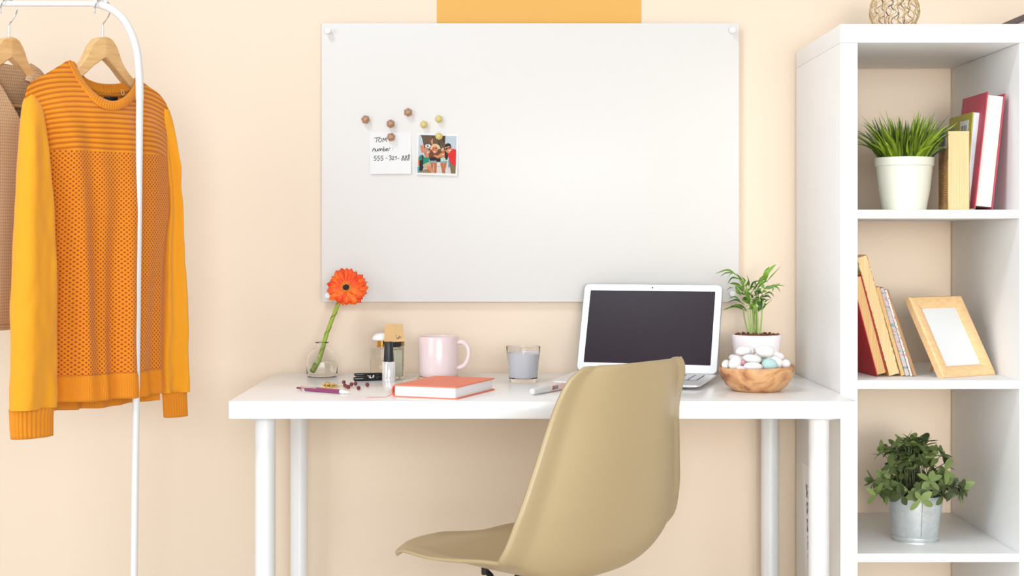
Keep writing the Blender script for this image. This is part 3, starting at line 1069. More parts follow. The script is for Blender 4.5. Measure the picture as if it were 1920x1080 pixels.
V = [(sx * w / 2, sy * w / 2, z) for z, w in ((0.0712, .0329), (h0, w0)) for sx, sy in ((-1, -1), (1, -1), (1, 1), (-1, 1))]
m.add(V, [(1, 2, 6, 5)])
cap = m.build('cap', mat('satin_gold', lin(244, 206, 150), 0.25, 0.45, var=0), pb, angle=20)
m = MB()
for s in ([(-0.006, 0.006), (-0.004, -0.004), (0.000, -0.002), (0.003, 0.004)], [(-0.004, -0.003), (0.002, 0.0), (0.009, 0.002)], [(0.0, -0.005), (0.004, 0.001), (0.006, -0.003), (0.009, -0.001)]):
    m.tube([(x, -0.01645 + 0.0025 * (0.010 + z) / 0.039, h0 + 0.010 + z) for x, z in s], 0.00035, 5)
m.build('script_mark', INK, cap)

c = W(728.8, 713, 3.20)
pol_ = thing('nail_polish', 'silvery white nail polish bottle with a tall black cap', 'nail polish', (c.x, c.y, DESK))
m = MB().lathe([(0, 0.0), (0.0135, 0.0), (0.0145, 0.001), (0.0145, 0.0415), (0.0135, 0.043), (0, 0.043)], 40)
bd = m.build('bottle', mat('pearl_silver_glass', (0.86, 0.85, 0.85, 1), 0.07, 0.45, var=0), pol_, angle=40)
m = MB()
for al0, pts in ((-0.35, [(0, .020), (.12, .034), (.25, .026), (.14, .022), (.12, .008)]), (-0.6, [(0, .038), (.2, .0385), (.5, .037)]), (-.25, [(0, .036), (.25, .037)]), (-.2, [(0, .018), (.0, .010)])):
    m.tube([(0.01455 * math.sin(al0 + a), -0.01455 * math.cos(al0 + a), z) for a, z in pts], 0.0004, 5)
m.build('printed_mark', mat('grey_print', (0.25, 0.24, 0.24, 1), .5, var=0), bd)
m = MB().lathe([(0, 0.0432), (0.0108, 0.0432), (0.0112, 0.045), (0.0092, 0.084), (0.0085, 0.086), (0, 0.0865)], 36)
m.build('cap', mat('matt_black_cap', (0.016, 0.018, 0.021, 1), 0.4, var=0), pol_, angle=40)

c = onz(663, 714.5, DESK)
stp = thing('mini_stapler', 'small glossy black object with a notched end lying left of the nail polish', 'stapler', (c.x, c.y, DESK), math.radians(18))
m = MB().box((0.036, 0, 0.0045), (0.072, 0.013, 0.009), bevel=0.003, seg=3)
m.build('lower_half', GLOSSBLACK, stp, angle=50)
m = MB()
V = []
m.box((0.0365, 0, 0.0128), (0.071, 0.013, 0.0078), bevel=0.003, seg=3)
for i, v in enumerate(m.v):      # the jaw opens towards the left end
    if v.x < 0.02:
        v.z += 0.0022 * sstep((0.02 - v.x) / 0.02) - (0.0014 if v.z > 0.0125 else 0) * sstep((0.02 - v.x) / 0.02)
m.build('upper_half', GLOSSBLACK, stp, angle=50)
m = MB()
m.bx(0.006, 0.068, -0.0055, 0.0055, 0.0082, 0.0098)
m.build('hinge_bar', BLACK, stp)
m = MB()
for dx, s in ((0.032, 1), (0.036, -1), (0.040, 1)):
    m.add([(dx, -0.0067, 0.0058), (dx + 0.004, -0.0067, 0.0058), (dx + 0.005 * s, -0.0067, 0.0128), (dx + 0.005 * s - 0.003, -0.0067, 0.0128)], [(0, 1, 2, 3)])
m.build('shiny_mark', SILV, stp, solid=0.0002)

# ---------------------------------------------------------------- potted palm
pc = Vector(((1418 - VX) / F * 3.235, 3.235 - D, DESK))
palm = thing('potted_palm', 'small green parlour palm in a pinkish white pot behind the wooden bowl', 'potted plant', pc)
m = MB().lathe([(0, 0.0), (0.039, 0.0), (0.041, 0.002), (0.0553, 0.0985), (0.0548, 0.1), (0.0535, 0.1), (0.0525, 0.0985), (0.049, 0.086), (0, 0.086)], 56)
m.build('pot', mat('pinkish_white_pot', lin(244, 234, 236), 0.45, var=0.01), palm, angle=50)
t = NT('brown_soil')
t.color(t.ramp(t.noise(260, 4), [(0.3, lin(52, 28, 16)), (0.55, lin(124, 70, 44)), (0.75, lin(170, 110, 80))]))
t.set(Roughness=0.95)
SOIL = t.mat
rnd = random.Random(11)
m = MB().lathe([(0.0515, 0.0925), (0.045, 0.0965), (0.025, 0.099), (0, 0.1)], 40)
for k in range(170):
    a, q = rnd.uniform(0, 2 * PI), 0.048 * math.sqrt(rnd.random())
    m.ball((q * math.cos(a), q * math.sin(a), 0.098 + rnd.uniform(0, 0.0035)), rnd.uniform(0.0012, 0.003), nu=6, nv=4)
m.build('soil', SOIL, palm, angle=20)
zz = lambda x, y: (x / 6.964 + 1340, y / 6.964 + 485)
m = MB()
for (b, mid, e) in (((430, 960), (395, 800), (368, 640)), ((465, 985), (445, 830), (435, 640)), ((483, 990), (470, 800), (458, 600)), ((500, 1000), (497, 800), (488, 600)), ((530, 1003), (520, 850), (508, 640)),
                    ((550, 1000), (548, 850), (545, 660)), ((572, 995), (565, 820), (555, 640)), ((592, 1000), (612, 800), (622, 520)), ((515, 1000), (530, 800), (540, 560))):
    dd = 3.235 + rnd.uniform(-0.014, 0.014)
    pts = [W(*zz(*b), dd), W(*zz(*mid), dd + rnd.uniform(-.01, .01)), W(*zz(*e), dd + rnd.uniform(-.02, .02))]
    m.tube(catmull(pts, 6), [lerp(0.0021, 0.0011, i / 12) for i in range(13)], 8)
m.build('stems', mat('palm_stem', lin(166, 190, 110), 0.5, var=0.2, vscale=40), palm, world=True, angle=60)
LV = [((300, 230), (170, 150), (5, 198), 26), ((260, 195), (150, 185), (70, 240), 16), ((290, 215), (230, 190), (160, 245), 18), ((330, 270), (230, 250), (168, 335), 22),
      ((380, 450), (290, 340), (190, 320), 40), ((350, 490), (300, 420), (270, 350), 40), ((390, 400), (350, 290), (280, 190), 30), ((370, 330), (335, 260), (290, 200), 26),
      ((400, 450), (350, 380), (245, 325), 28), ((450, 370), (440, 290), (420, 210), 22), ((385, 330), (385, 280), (350, 240), 30), ((350, 580), (270, 500), (180, 520), 22),
      ((370, 590), (280, 540), (160, 570), 22), ((430, 680), (330, 610), (205, 612), 26), ((430, 690), (260, 625), (100, 675), 24), ((360, 640), (280, 600), (215, 645), 18),
      ((250, 385), (200, 380), (145, 420), 10), ((655, 310), (680, 190), (802, 72), 56), ((668, 290), (665, 180), (712, 103), 34), ((680, 300), (760, 210), (872, 92), 15),
      ((650, 395), (600, 300), (630, 222), 54), ((640, 400), (740, 375), (862, 318), 24), ((660, 392), (780, 350), (917, 352), 24), ((740, 372), (810, 370), (862, 437), 16),
      ((730, 380), (760, 390), (755, 437), 22), ((640, 470), (720, 440), (780, 497), 20), ((620, 500), (690, 480), (742, 527), 18), ((610, 540), (660, 530), (697, 549), 16),
      ((575, 695), (650, 620), (757, 530), 14), ((470, 385), (510, 310), (610, 283), 22), ((490, 430), (560, 340), (605, 285), 22), ((550, 400), (600, 330), (672, 208), 16),
      ((555, 700), (600, 610), (612, 520), 40), ((500, 820), (520, 730), (510, 640), 30), ((540, 720), (520, 640), (500, 560), 44), ((600, 640), (560, 560), (570, 470), 44),
      ((470, 560), (430, 480), (395, 400), 40), ((460, 600), (440, 520), (430, 420), 36)]
for k in range(60):
    x, y = rnd.uniform(375, 655), rnd.uniform(350, 680)
    a = rnd.uniform(-2.9, -0.2)
    l = rnd.uniform(70, 150)
    LV.append(((x, y), (x + l * .5 * math.cos(a), y + l * .5 * math.sin(a)), (x + l * .9 * math.cos(a) + rnd.uniform(-20, 20), y + l * .85 * math.sin(a) + 15), rnd.uniform(16, 34)))
m = MB()
for (b, mid, e, w) in LV:
    d0 = 3.235 + rnd.uniform(-0.022, 0.022)
    d1 = d0 + rnd.uniform(-0.03, 0.03)
    d2 = min(d1 + rnd.uniform(-0.02, 0.02), 3.34)
    pts = catmull([W(*zz(*b), d0), W(*zz(*mid), d1), W(*zz(*e), d2)], 5)
    m.leaf(pts, w / 6.964 / F * 3.235 * 1.35, Vector((rnd.uniform(-.5, .5), -1, rnd.uniform(.1, .8))).normalized(), fold=0.3, shape=0.7, peak=0.4)
m.build('leaves', leafmat('palm_leaf', lin(40, 74, 22), lin(122, 168, 48)), palm, world=True, angle=60, recalc=False)

# ---------------------------------------------------------------- bowl and stones
bc = Vector(((1418.5 - VX) / F * 3.0, 3.0 - D, DESK))
t = NT('olive_wood')
n0 = t.n('ShaderNodeTexNoise')
n0.inputs['Scale'].default_value = 13
n0.inputs['Detail'].default_value = 5
n0.inputs['Distortion'].default_value = 0.9
t.link(t.mapping((1.0, 1.0, 1.8), (0.2, 0.5, 0.3)), n0.inputs['Vector'])
t.color(t.ramp(n0.outputs['Fac'], [(0.30, lin(104, 66, 46)), (0.40, lin(150, 100, 68)), (0.46, lin(196, 142, 96)), (0.56, lin(212, 166, 118)), (0.63, lin(194, 138, 88)), (0.72, lin(140, 94, 64))]))
t.set(Roughness=0.45)


def wob(r, z, a):
    return r, z + (0.0022 * math.cos(a - 0.2) * sstep((z - 0.02) / 0.03))


m = MB().lathe([(0, 0), (0.044, 0), (0.049, 0.0015), (0.062, 0.012), (0.0715, 0.026), (0.0762, 0.040), (0.0768, 0.049), (0.0758, 0.0512), (0.0738, 0.0508), (0.0725, 0.046), (0.068, 0.036), (0.052, 0.0285), (0, 0.026)], 72, wob=wob)
o = m.build('bowl', t.mat, angle=55)
o.location = bc
tag(o, 'round olive wood bowl full of smooth stones at right of desk', 'bowl')
STW = mat('white_stone', (0.80, 0.795, 0.79, 1), 0.5, var=0.03, vscale=40, bump=0.05, bscale=300)
STP = mat('dusty_pink_stone', lin(226, 164, 176), 0.5, var=0.05, vscale=40)
STB = mat('pale_pink_stone', lin(246, 226, 228), 0.5, var=0.04, vscale=40)
STT = mat('teal_blue_stone', lin(178, 212, 212), 0.5, var=0.05, vscale=60)
STG = mat('grey_green_stone', lin(168, 190, 182), 0.5, var=0.05, vscale=60)
stones = [  # zoom x, y, rx, ry, tilt deg, depth offset, material, label
    (185, 552, 72, 82, 20, -0.012, STW, 'white stone at the far left of the bowl'),
    (328, 522, 98, 128, 28, -0.030, STW, 'big white oval stone tilted upright, second from left in front row'),
    (466, 535, 70, 66, 0, -0.008, STP, 'dusty pink stone peeping out between white stones'),
    (425, 612, 75, 45, 10, -0.038, STB, 'pale pink stone low at the front rim'),
    (603, 458, 158, 74, 8, -0.016, STW, 'long white oval stone in the middle of the pile'),
    (622, 585, 158, 76, 3, -0.038, STW, 'white oval stone lying flat at front centre of the bowl rim'),
    (893, 555, 132, 106, 10, -0.032, STT, 'pale teal blue stone at the front'),
    (790, 488, 75, 60, 0, 0.002, STG, 'grey green stone half hidden beside the teal stone'),
    (1000, 515, 120, 96, 42, -0.010, STW, 'white oval stone behind and right of the teal stone'),
    (1156, 545, 72, 82, -10, -0.018, STW, 'small round white stone at the far right of the bowl'),
    (470, 332, 130, 84, -5, 0.012, STW, 'white stone at upper left of the pile'),
    (590, 330, 75, 68, 12, 0.022, STW, 'small white stone on top between the two largest'),
    (812, 332, 158, 106, 6, -0.004, STW, 'large white stone at the very top of the pile'),
    (1052, 432, 72, 76, 30, 0.018, STB, 'pale pink stone at upper right edge of the pile'),
    (985, 405, 80, 80, 0, 0.020, STW, 'white stone tucked behind the top stone on the right'),
    (300, 445, 70, 60, 10, 0.012, STW, 'white stone peeping over the tilted oval on the left'),
]
for (x, y, rx, ry, tl_, dd, mt, lab) in stones:
    d = 3.0 + dd
    c = W(x / 8.6375 + 1340, y / 8.6375 + 620, d)
    k = d / F / 8.6375
    R3 = Matrix.Rotation(math.radians(tl_), 3, 'Y')
    m = MB().ball((0, 0, 0), (rx * k, min(rx, ry) * k * 0.95, ry * k), nu=28, nv=18, rot=R3)
    for v in m.v:
        v *= 1 + 0.05 * noise.noise(v * 90 + Vector((x, y, 0)))
    o = m.build('stone', mt, angle=80)
    o.location = c
    tag(o, lab, 'stone', 'smooth stones in the wooden bowl')
# ---------------------------------------------------------------- grass plant on the upper shelf
gc = Vector(((1695.5 - VX) / F * 3.06, 3.06 - D, SZ[0]))
gp = thing('potted_grass', 'spiky green grass plant in a pale round pot on the upper shelf', 'potted plant', gc)
gp['kind'] = 'thing'
m = MB().lathe([(0, 0), (0.043, 0), (0.0445, 0.0015), (0.0525, 0.045), (0.0575, 0.092), (0.0585, 0.0925), (0.0602, 0.094), (0.0606, 0.108), (0.0600, 0.1103), (0.0575, 0.1103), (0.0565, 0.108), (0.054, 0.090), (0, 0.090)], 64)
m.build('pot', mat('pale_celadon_pot', lin(226, 226, 212), 0.4, var=0.04, vscale=18), gp, angle=30)
m = MB().lathe([(0.0545, 0.098), (0.03, 0.1), (0, 0.1)], 32)
m.build('soil', SOIL, gp)
rnd = random.Random(3)
m = MB()
for k in range(330):
    a = rnd.uniform(0, 2 * PI)
    q = 0.046 * math.sqrt(rnd.random())
    out = q / 0.046
    L_ = rnd.uniform(0.055, 0.105) * (1.0 if rnd.random() < .8 else 1.12)
    lean = out * rnd.uniform(0.1, 0.85) + rnd.uniform(-.05, .12)
    da = a + rnd.uniform(-.5, .5)
    pts = []
    for i in range(7):
        s = i / 6
        th = lean * (0.55 + 0.75 * s)
        h = L_ * s
        pts.append((q * math.cos(a) + math.cos(da) * h * math.sin(th), q * math.sin(a) + math.sin(da) * h * math.sin(th), 0.096 + h * math.cos(th)))
    pts = [(x, y, z) for x, y, z in pts]
    m.leaf(pts, rnd.uniform(0.004, 0.0085), Vector((rnd.uniform(-.7, .7), -1, .4)).normalized(), fold=0.35, shape=0.6, peak=0.3)
for k in range(46):      # long thin wisps that stand out of the tuft
    a = rnd.uniform(0, 2 * PI)
    q = 0.044 * math.sqrt(rnd.random())
    L_ = rnd.uniform(0.095, 0.125)
    lean = rnd.uniform(0.15, 0.95)
    pts = []
    for i in range(7):
        s = i / 6
        th = lean * (0.6 + 0.6 * s)
        pts.append((q * math.cos(a) + math.cos(a) * L_ * s * math.sin(th), q * math.sin(a) + 0.8 * math.sin(a) * L_ * s * math.sin(th), 0.096 + L_ * s * math.cos(th)))
    m.leaf(pts, rnd.uniform(0.0022, 0.0036), Vector((rnd.uniform(-.7, .7), -1, .4)).normalized(), fold=0.35, shape=0.6, peak=0.3)
m.build('grass', leafmat('grass_blade', lin(30, 52, 18), lin(146, 172, 40), 0.4), gp, angle=60, recalc=False)


# ---------------------------------------------------------------- books
def pagemat(name, c1, c2):
    t = NT(name)
    t.color(t.ramp(t.noise(1.0, 3, t.mapping((900, 2, 6))), [(0.3, c1), (0.7, c2)]))
    t.set(Roughness=0.8)
    return t.mat


def covermat(name, base, stops, scale, rough=0.5):
    t = NT(name)
    t.color(t.ramp(t.noise(1.0, 3, t.mapping(scale)), stops))
    t.set(Roughness=rough)
    return t.mat


def book(label, px, d, z, w, dep, h, lean, rz, cov, pages, group, over=0.003, ct=0.0022, spine='back', foot=0.0):
    """px,d: pixel column and depth of the front pivot bottom corner; lean>0 tips to the right"""
    root = thing('book', label, 'book', ((px - VX) / F * d, d - D, z), 0, group)
    if lean >= 0:     # pivots on its bottom right edge
        M4 = Rz(rz) @ Matrix.Rotation(lean, 4, 'Y') @ Tr(-w, 0, 0)
    else:
        M4 = Rz(rz) @ Matrix.Rotation(lean, 4, 'Y')
    m = MB()
    m.bx(0, ct, 0, dep, 0, h, bevel=0.0006, seg=1)
    m.bx(w - ct, w, 0, dep, 0, h, bevel=0.0006, seg=1)
    m.bx(0, w, dep - 0.0024, dep, 0, h, bevel=0.0006, seg=1)
    m.v = [M4 @ v for v in m.v]
    c = m.build('cover', cov, root)
    m = MB()
    m.bx(ct + 0.0001, w - ct - 0.0001, over, dep - 0.0026, over, h - over)
    # slightly hollow fore edge
    m.v = [M4 @ v for v in m.v]
    p = m.build('pages', pages, root)
    return root, M4, c


AGED = pagemat('aged_pages', lin(206, 174, 122), lin(232, 206, 160))
AGED2 = pagemat('brown_pages', lin(196, 152, 98), lin(220, 184, 128))
WPAGE = pagemat('white_pages', lin(206, 204, 198), lin(228, 227, 221))
BPAGE = pagemat('blueish_pages', lin(196, 208, 218), lin(224, 228, 232))
OLDC = covermat('worn_ochre_cover', None, [(0.3, lin(120, 92, 56)), (0.5, lin(205, 160, 96)), (0.7, lin(190, 140, 80))], (12, 12, 12))
OLIVE = mat('olive_green_cover', lin(164, 158, 28), 0.45, var=0.05)
REDC = mat('raspberry_red_cover', lin(190, 62, 84), 0.5, var=0.05)
grp = 'books standing on the upper shelf'
r1, M1, c1 = book('thick yellowed paperback standing upright at left of the upper shelf books', 1777.5, 3.01, SZ[0], 0.0435, 0.085, 0.163, -0.0001, -math.radians(4.0), OLDC, AGED, grp, over=0.0008, ct=0.0012)
# text lines and sticker on its left cover
m = MB()
for k in range(26):
    z = 0.012 + k * 0.0038
    for seg in range(3):
        y0 = 0.006 + seg * 0.025
        y1 = y0 + (0.022 if (k * 7 + seg) % 5 else 0.012)
        m.add([(-0.0003, y0, z), (-0.0003, y1, z), (-0.0003, y1, z + 0.0011), (-0.0003, y0, z + 0.0011)], [(0, 1, 2, 3)])
m.v = [M1 @ v for v in m.v]
m.build('printed_text', mat('brown_print', lin(110, 78, 46), 0.6, var=0), c1, recalc=False)
m = MB().bx(-0.0005, -0.0002, 0.014, 0.066, 0.128, 0.155)
m.v = [M1 @ v for v in m.v]
m.build('sticker', NOTE, c1)
m = MB()
for y in (0.02, 0.027, 0.033, 0.040, 0.046, 0.053):
    m.bx(-0.0008, -0.0006, y, y + 0.003, 0.133, 0.150)
m.v = [M1 @ v for v in m.v]
m.build('barcode', INK, c1)
r2, M2, c2 = book('olive green book with a white barcode label leaning beside the yellowed paperback', 1829.0, 3.035, SZ[0], 0.0225, 0.155, 0.203, math.radians(4.6), 0.0, OLIVE, BPAGE, grp, over=0.0008, ct=0.003)
m = MB()
m.bx(-0.0006, -0.0002, 0.018, 0.075, 0.150, 0.188)
m.v = [M2 @ v for v in m.v]
m.build('sticker', NOTE, c2)
m = MB().bx(-0.0006, -0.0002, 0.078, 0.14, 0.140, 0.166)
m.v = [M2 @ v for v in m.v]
m.build('cover_label', mat('pale_yellow_label', lin(206, 198, 120), .6, var=0), c2)
m = MB()
for y in (0.030, 0.037, 0.042, 0.050, 0.056, 0.061):
    m.bx(-0.0009, -0.0007, y, y + 0.0025, 0.156, 0.178)
m.v = [M2 @ v for v in m.v]
m.build('barcode', INK, c2)
r3, M3, c3 = book('tall raspberry red hardback with white pages leaning against the right partition', 1861.5, 3.0, SZ[0], 0.0375, 0.160, 0.240, math.radians(6.3), 0.0, REDC, WPAGE, grp, over=0.006, ct=0.0022)

grp = 'old books leaning on the middle shelf'
z = SZ[1]
RED2 = mat('deep_red_cover', lin(172, 34, 40), 0.5, var=0.08)
TAN = covermat('worn_tan_cover', None, [(0.42, lin(226, 196, 140)), (0.5, lin(196, 152, 60)), (0.6, lin(240, 226, 190))], (60, 20, 60))
ZEB = covermat('blue_grey_patterned_cover', None, [(0.36, lin(120, 138, 140)), (0.46, lin(170, 180, 178)), (0.54, lin(206, 170, 176)), (0.66, lin(110, 140, 130))], (30, 10, 80))
FLO = covermat('flowered_cover', None, [(0.34, lin(60, 130, 60)), (0.44, lin(240, 238, 230)), (0.56, lin(240, 236, 228)), (0.66, lin(206, 60, 90))], (220, 60, 220))
BRN = mat('brown_board_cover', lin(168, 128, 88), 0.6, var=0.06)
book('red old hardback with brown page edges, leftmost on the middle shelf', 1644.5, 3.022, z, 0.0235, 0.118, 0.212, -math.radians(15.2), math.radians(7), RED2, AGED2, grp, over=0.003)
book('thick tan book with a torn spine leaning on the red hardback', 1667.5, 3.028, z, 0.0225, 0.12, 0.255, -math.radians(15.6), math.radians(5), TAN, AGED, grp, over=0.001, ct=0.0015)
book('thin tan paperback squeezed between thick tan book and patterned book', 1690.5, 3.03, z, 0.0075, 0.10, 0.192, -math.radians(16.3), math.radians(4), mat('plain_tan_cover', lin(214, 184, 140), .6, var=.05), AGED2, grp, over=0.001, ct=0.001)
book('slim book with a blue grey patterned cover on the middle shelf', 1698.5, 3.03, z, 0.0085, 0.10, 0.190, -math.radians(16.6), math.radians(4), ZEB, ZEB, grp, over=0.0005, ct=0.001)
book('very thin book with a flowered cover next to the brown booklet', 1707.8, 3.03, z, 0.004, 0.10, 0.188, -math.radians(17.0), math.radians(4), FLO, FLO, grp, over=0.0005, ct=0.0008)
book('thin brown booklet, rightmost of the leaning row', 1712.8, 3.03, z, 0.0075, 0.10, 0.187, -math.radians(18.6), math.radians(3), BRN, BRN, grp, over=0.0005, ct=0.001)

# ---------------------------------------------------------------- photo frame
fx = Vector((0.133, 0.077, 0)).normalized()
up = Vector((-0.0405, 0.086, 0.1615))
up = (up - fx * up.dot(fx))
FH = up.length
up.normalize()
fn_ = fx.cross(up)
FWd = 0.1545
FP = Vector((0.9035, 2.992 - D, SZ[1] + 0.0005))
FM = Matrix((fx, up, fn_)).transposed().to_4x4()
FM.translation = FP
fr = thing('picture_frame', 'pale wooden picture frame with a blank white picture leaning on middle shelf', 'picture frame', FP)
PINE_X = wood('pine_rail', lin(222, 182, 130), lin(232, 196, 148), 'X', 3.0)
BW = 0.026


def mitre(p0, p1, inx, iny):
    """profile swept along one side with 45 degree ends; p0,p1 outer corners, in direction"""
    m = MB()
    p0, p1 = Vector(p0), Vector(p1)
    inn = Vector((inx, iny, 0))
    al = (p1 - p0).normalized()
    prof = [(0, -0.012), (0, 0.001), (0.003, 0.004), (0.010, 0.0045), (BW - 0.003, 0.001), (BW, -0.001), (BW, -0.012)]
    V = []
    for (u, w) in prof:
        V.append(p0 + inn * u + al * u + Vector((0, 0, w)))
    for (u, w) in prof:
        V.append(p1 + inn * u - al * u + Vector((0, 0, w)))
    n = len(prof)
    Fc = [(i, (i + 1) % n, n + (i + 1) % n, n + i) for i in range(n)] + [tuple(range(n)), tuple(range(2 * n - 1, n - 1, -1))]
    m.add(V, Fc, mat=FM)
    return m


for (a, b, ix, iy) in (((0, 0, 0), (FWd, 0, 0), 0, 1), ((FWd, 0, 0), (FWd, FH, 0), -1, 0), ((FWd, FH, 0), (0, FH, 0), 0, -1), ((0, FH, 0), (0, 0, 0), 1, 0)):
    mitre(a, b, ix, iy).build('rail', PINE_X, fr, world=True, angle=25)
m = MB().bx(BW - 0.002, FWd - BW + 0.002, BW - 0.002, FH - BW + 0.002, -0.008, -0.0035, mat=FM)
m.build('blank_picture', mat('blank_picture_paper', (0.72, 0.735, 0.75, 1), 0.35, var=0.01), fr, world=True)
m = MB()
q = FM @ Vector((FWd * 0.5, FH * 0.72, -0.0125))
foot = Vector((q.x + fn_.x * -0.03, q.y + 0.022, SZ[1] + 0.001))
m.tube([q, foot], 0.003, 8)
m.build('stand', PINE_X, fr, world=True)

# ---------------------------------------------------------------- leafy plant in a metal bucket
bc2 = Vector(((1716 - VX) / F * 3.078, 3.078 - D, SZ[2]))
bp = thing('potted_leafy_plant', 'bushy small leaved green plant in a galvanised metal bucket on the lower shelf', 'potted plant', bc2)
t = NT('galvanised_steel')
v = t.n('ShaderNodeTexVoronoi')
v.inputs['Scale'].default_value = 120
t.link(t.coord(), v.inputs['Vector'])
t.color(t.ramp(v.outputs['Color'], [(0.1, (0.60, 0.645, 0.665, 1)), (0.9, (0.70, 0.735, 0.75, 1))]))
t.set(Roughness=0.38, Metallic=0.7)
m = MB().lathe([(0, 0.003), (0.046, 0.003), (0.0472, 0.0), (0.0482, 0.0005), (0.0478, 0.0035), (0.0462, 0.005), (0.0476, 0.008), (0.0476, 0.012), (0.0460, 0.0145), (0.0468, 0.016), (0.0572, 0.0955), (0.0588, 0.0968), (0.0588, 0.0985), (0.0572, 0.0985), (0.056, 0.0955), (0.052, 0.070), (0, 0.070)], 72)
bk = m.build('bucket', t.mat, bp, angle=30)
m = MB()
m.tube([(0.0468 * math.sin(-0.02), -0.0470 * math.cos(0.02), 0.0165), (0.0572 * math.sin(-0.02), -0.0574 * math.cos(0.02), 0.0955)], 0.0006, 6)
m.build('seam', mat('dark_seam', (0.3, 0.32, 0.33, 1), .4, .7, var=0), bk)
m = MB().lathe([(0.0545, 0.086), (0.03, 0.09), (0, 0.09)], 32)
m.build('soil', mat('black_soil', (0.012, 0.011, 0.01, 1), 0.9), bp)
rnd = random.Random(21)
m, ms = MB(), MB()


def oval_leaf(mb, p, d, nn, L_, w):
    pts = []
    side = d.cross(nn).normalized()
    nn = side.cross(d).normalized()
    bend = rnd.uniform(-0.25, 0.45)
    for i in range(9):
        s = i / 8
        pts.append(p + d * L_ * s - nn * L_ * bend * s * s)
    mb.leaf(pts, w, nn, fold=0.18, shape=0.5, peak=0.55)


ctr = Vector((0, 0, 0.085))
for k in range(74):
    a = rnd.uniform(0, 2 * PI)
    el = rnd.uniform(0.12, 1.5) if k > 16 else rnd.uniform(0.1, 0.4)
    base_ = Vector((0.036 * math.cos(a) * rnd.random(), 0.036 * math.sin(a) * rnd.random(), 0.088))
    R_ = rnd.uniform(0.072, 0.112) * (1.0 - 0.08 * math.sin(el))
    tipd = Vector((math.cos(a) * math.cos(el), math.sin(a) * math.cos(el) * 0.85, math.sin(el) * 1.3))
    tip = ctr + tipd * R_
    mid = base_.lerp(tip, 0.5) + Vector((0, 0, 0.016))
    st = catmull([base_, mid, tip], 4)
    ms.tube(st, 0.0009, 5)
    dirn = (st[-1] - st[-3]).normalized()
    for (idx, cnt) in ((5, 2), (8, rnd.choice((4, 4, 5)))):
        p = st[idx]
        for q in range(cnt):
            b = 2 * PI * q / cnt + rnd.uniform(-.4, .4)
            o1 = dirn.orthogonal().normalized()
            o2 = dirn.cross(o1)
            dd = (dirn * rnd.uniform(0.1, 0.8) + (o1 * math.cos(b) + o2 * math.sin(b))).normalized()
            if p.z + dd.z * 0.03 < 0.075:
                dd.z = abs(dd.z)
            nn = (dirn * 0.9 + Vector((0, -0.2, 0.5)) - dd * 0.2).normalized()
            oval_leaf(m, p, dd, nn, rnd.uniform(0.022, 0.034), rnd.uniform(0.0115, 0.0165))
m.build('leaves', leafmat('bush_leaf', lin(46, 58, 30), lin(132, 152, 84), 0.6), bp, angle=60, recalc=False)
ms.build('twigs', mat('olive_twig', lin(84, 92, 50), .6), bp, angle=60)

# ---------------------------------------------------------------- netted glass jar and box on top of the shelf
jc = Vector(((1677 - VX) / F * 3.1, 3.1 - D, ST))
jar = thing('glass_jar', 'round glass candle jar wrapped in a straw coloured rope net on shelf top', 'jar', jc)
R_ = 0.0505
prof = [(0, 0.0)] + [(R_ * math.sin(t_), R_ * 0.96 - R_ * math.cos(t_)) for t_ in [0.45 + i * (2.35 - 0.45) / 18 for i in range(19)]]
inn = [(max(r - 0.002, 0), zq) for r, zq in prof[1:]][::-1] + [(0, 0.008)]
prof = prof[:1] + [(prof[1][0] - 0.002, 0.0)] + prof[1:]
m = MB().lathe(prof + inn, 56)
m.build('glass', GL, jar, angle=50)
ROPE = mat('straw_rope', lin(220, 186, 132), 0.8, var=0.25, vscale=200, bump=0.4, bscale=900)
m = MB()
NS = 13
for hand in (1, -1):
    for k in range(NS):
        pts = []
        for i in range(30):
            t_ = lerp(0.5, 2.42, i / 29)
            a = 2 * PI * k / NS + hand * (1.15 * i / 29 + 0.10 * math.sin(i * 0.9 + k))
            rr = R_ + 0.0012
            pts.append((rr * math.sin(t_) * math.cos(a), rr * math.sin(t_) * math.sin(a), R_ * 0.96 - rr * math.cos(t_)))
        m.tube(pts, 0.00115, 6)
m.tube([(0.0345 * math.cos(2 * PI * i / 40), 0.0345 * math.sin(2 * PI * i / 40), R_ * 0.96 + 0.0385) for i in range(40)], 0.002, 8, closed=True)
m.build('rope_net', ROPE, jar, angle=60)
m = MB().lathe([(0, 0.012), (0.018, 0.012), (0.0195, 0.014), (0.0225, 0.066), (0.0215, 0.0665), (0.0185, 0.016), (0, 0.0145)], 32)
m.build('candle_cup', GL, jar, angle=50)

bx_ = thing('storage_box', 'white box with a charcoal lid at the right end of the shelf top', 'box', (1.235, -0.245, ST))
m = MB().bx(1.105, 1.385, -0.40, -0.185, ST, ST + 0.0285, bevel=0.001)
m.build('box_body', mat('white_card', (.85, .85, .86, 1), .6, var=.02), bx_, world=True)
m = MB().bx(1.1, 1.39, -0.405, -0.18, ST + 0.0277, ST + 0.0405, bevel=0.001)
m.build('lid', mat('charcoal_card', lin(92, 84, 84), .6, var=.03), bx_, world=True)

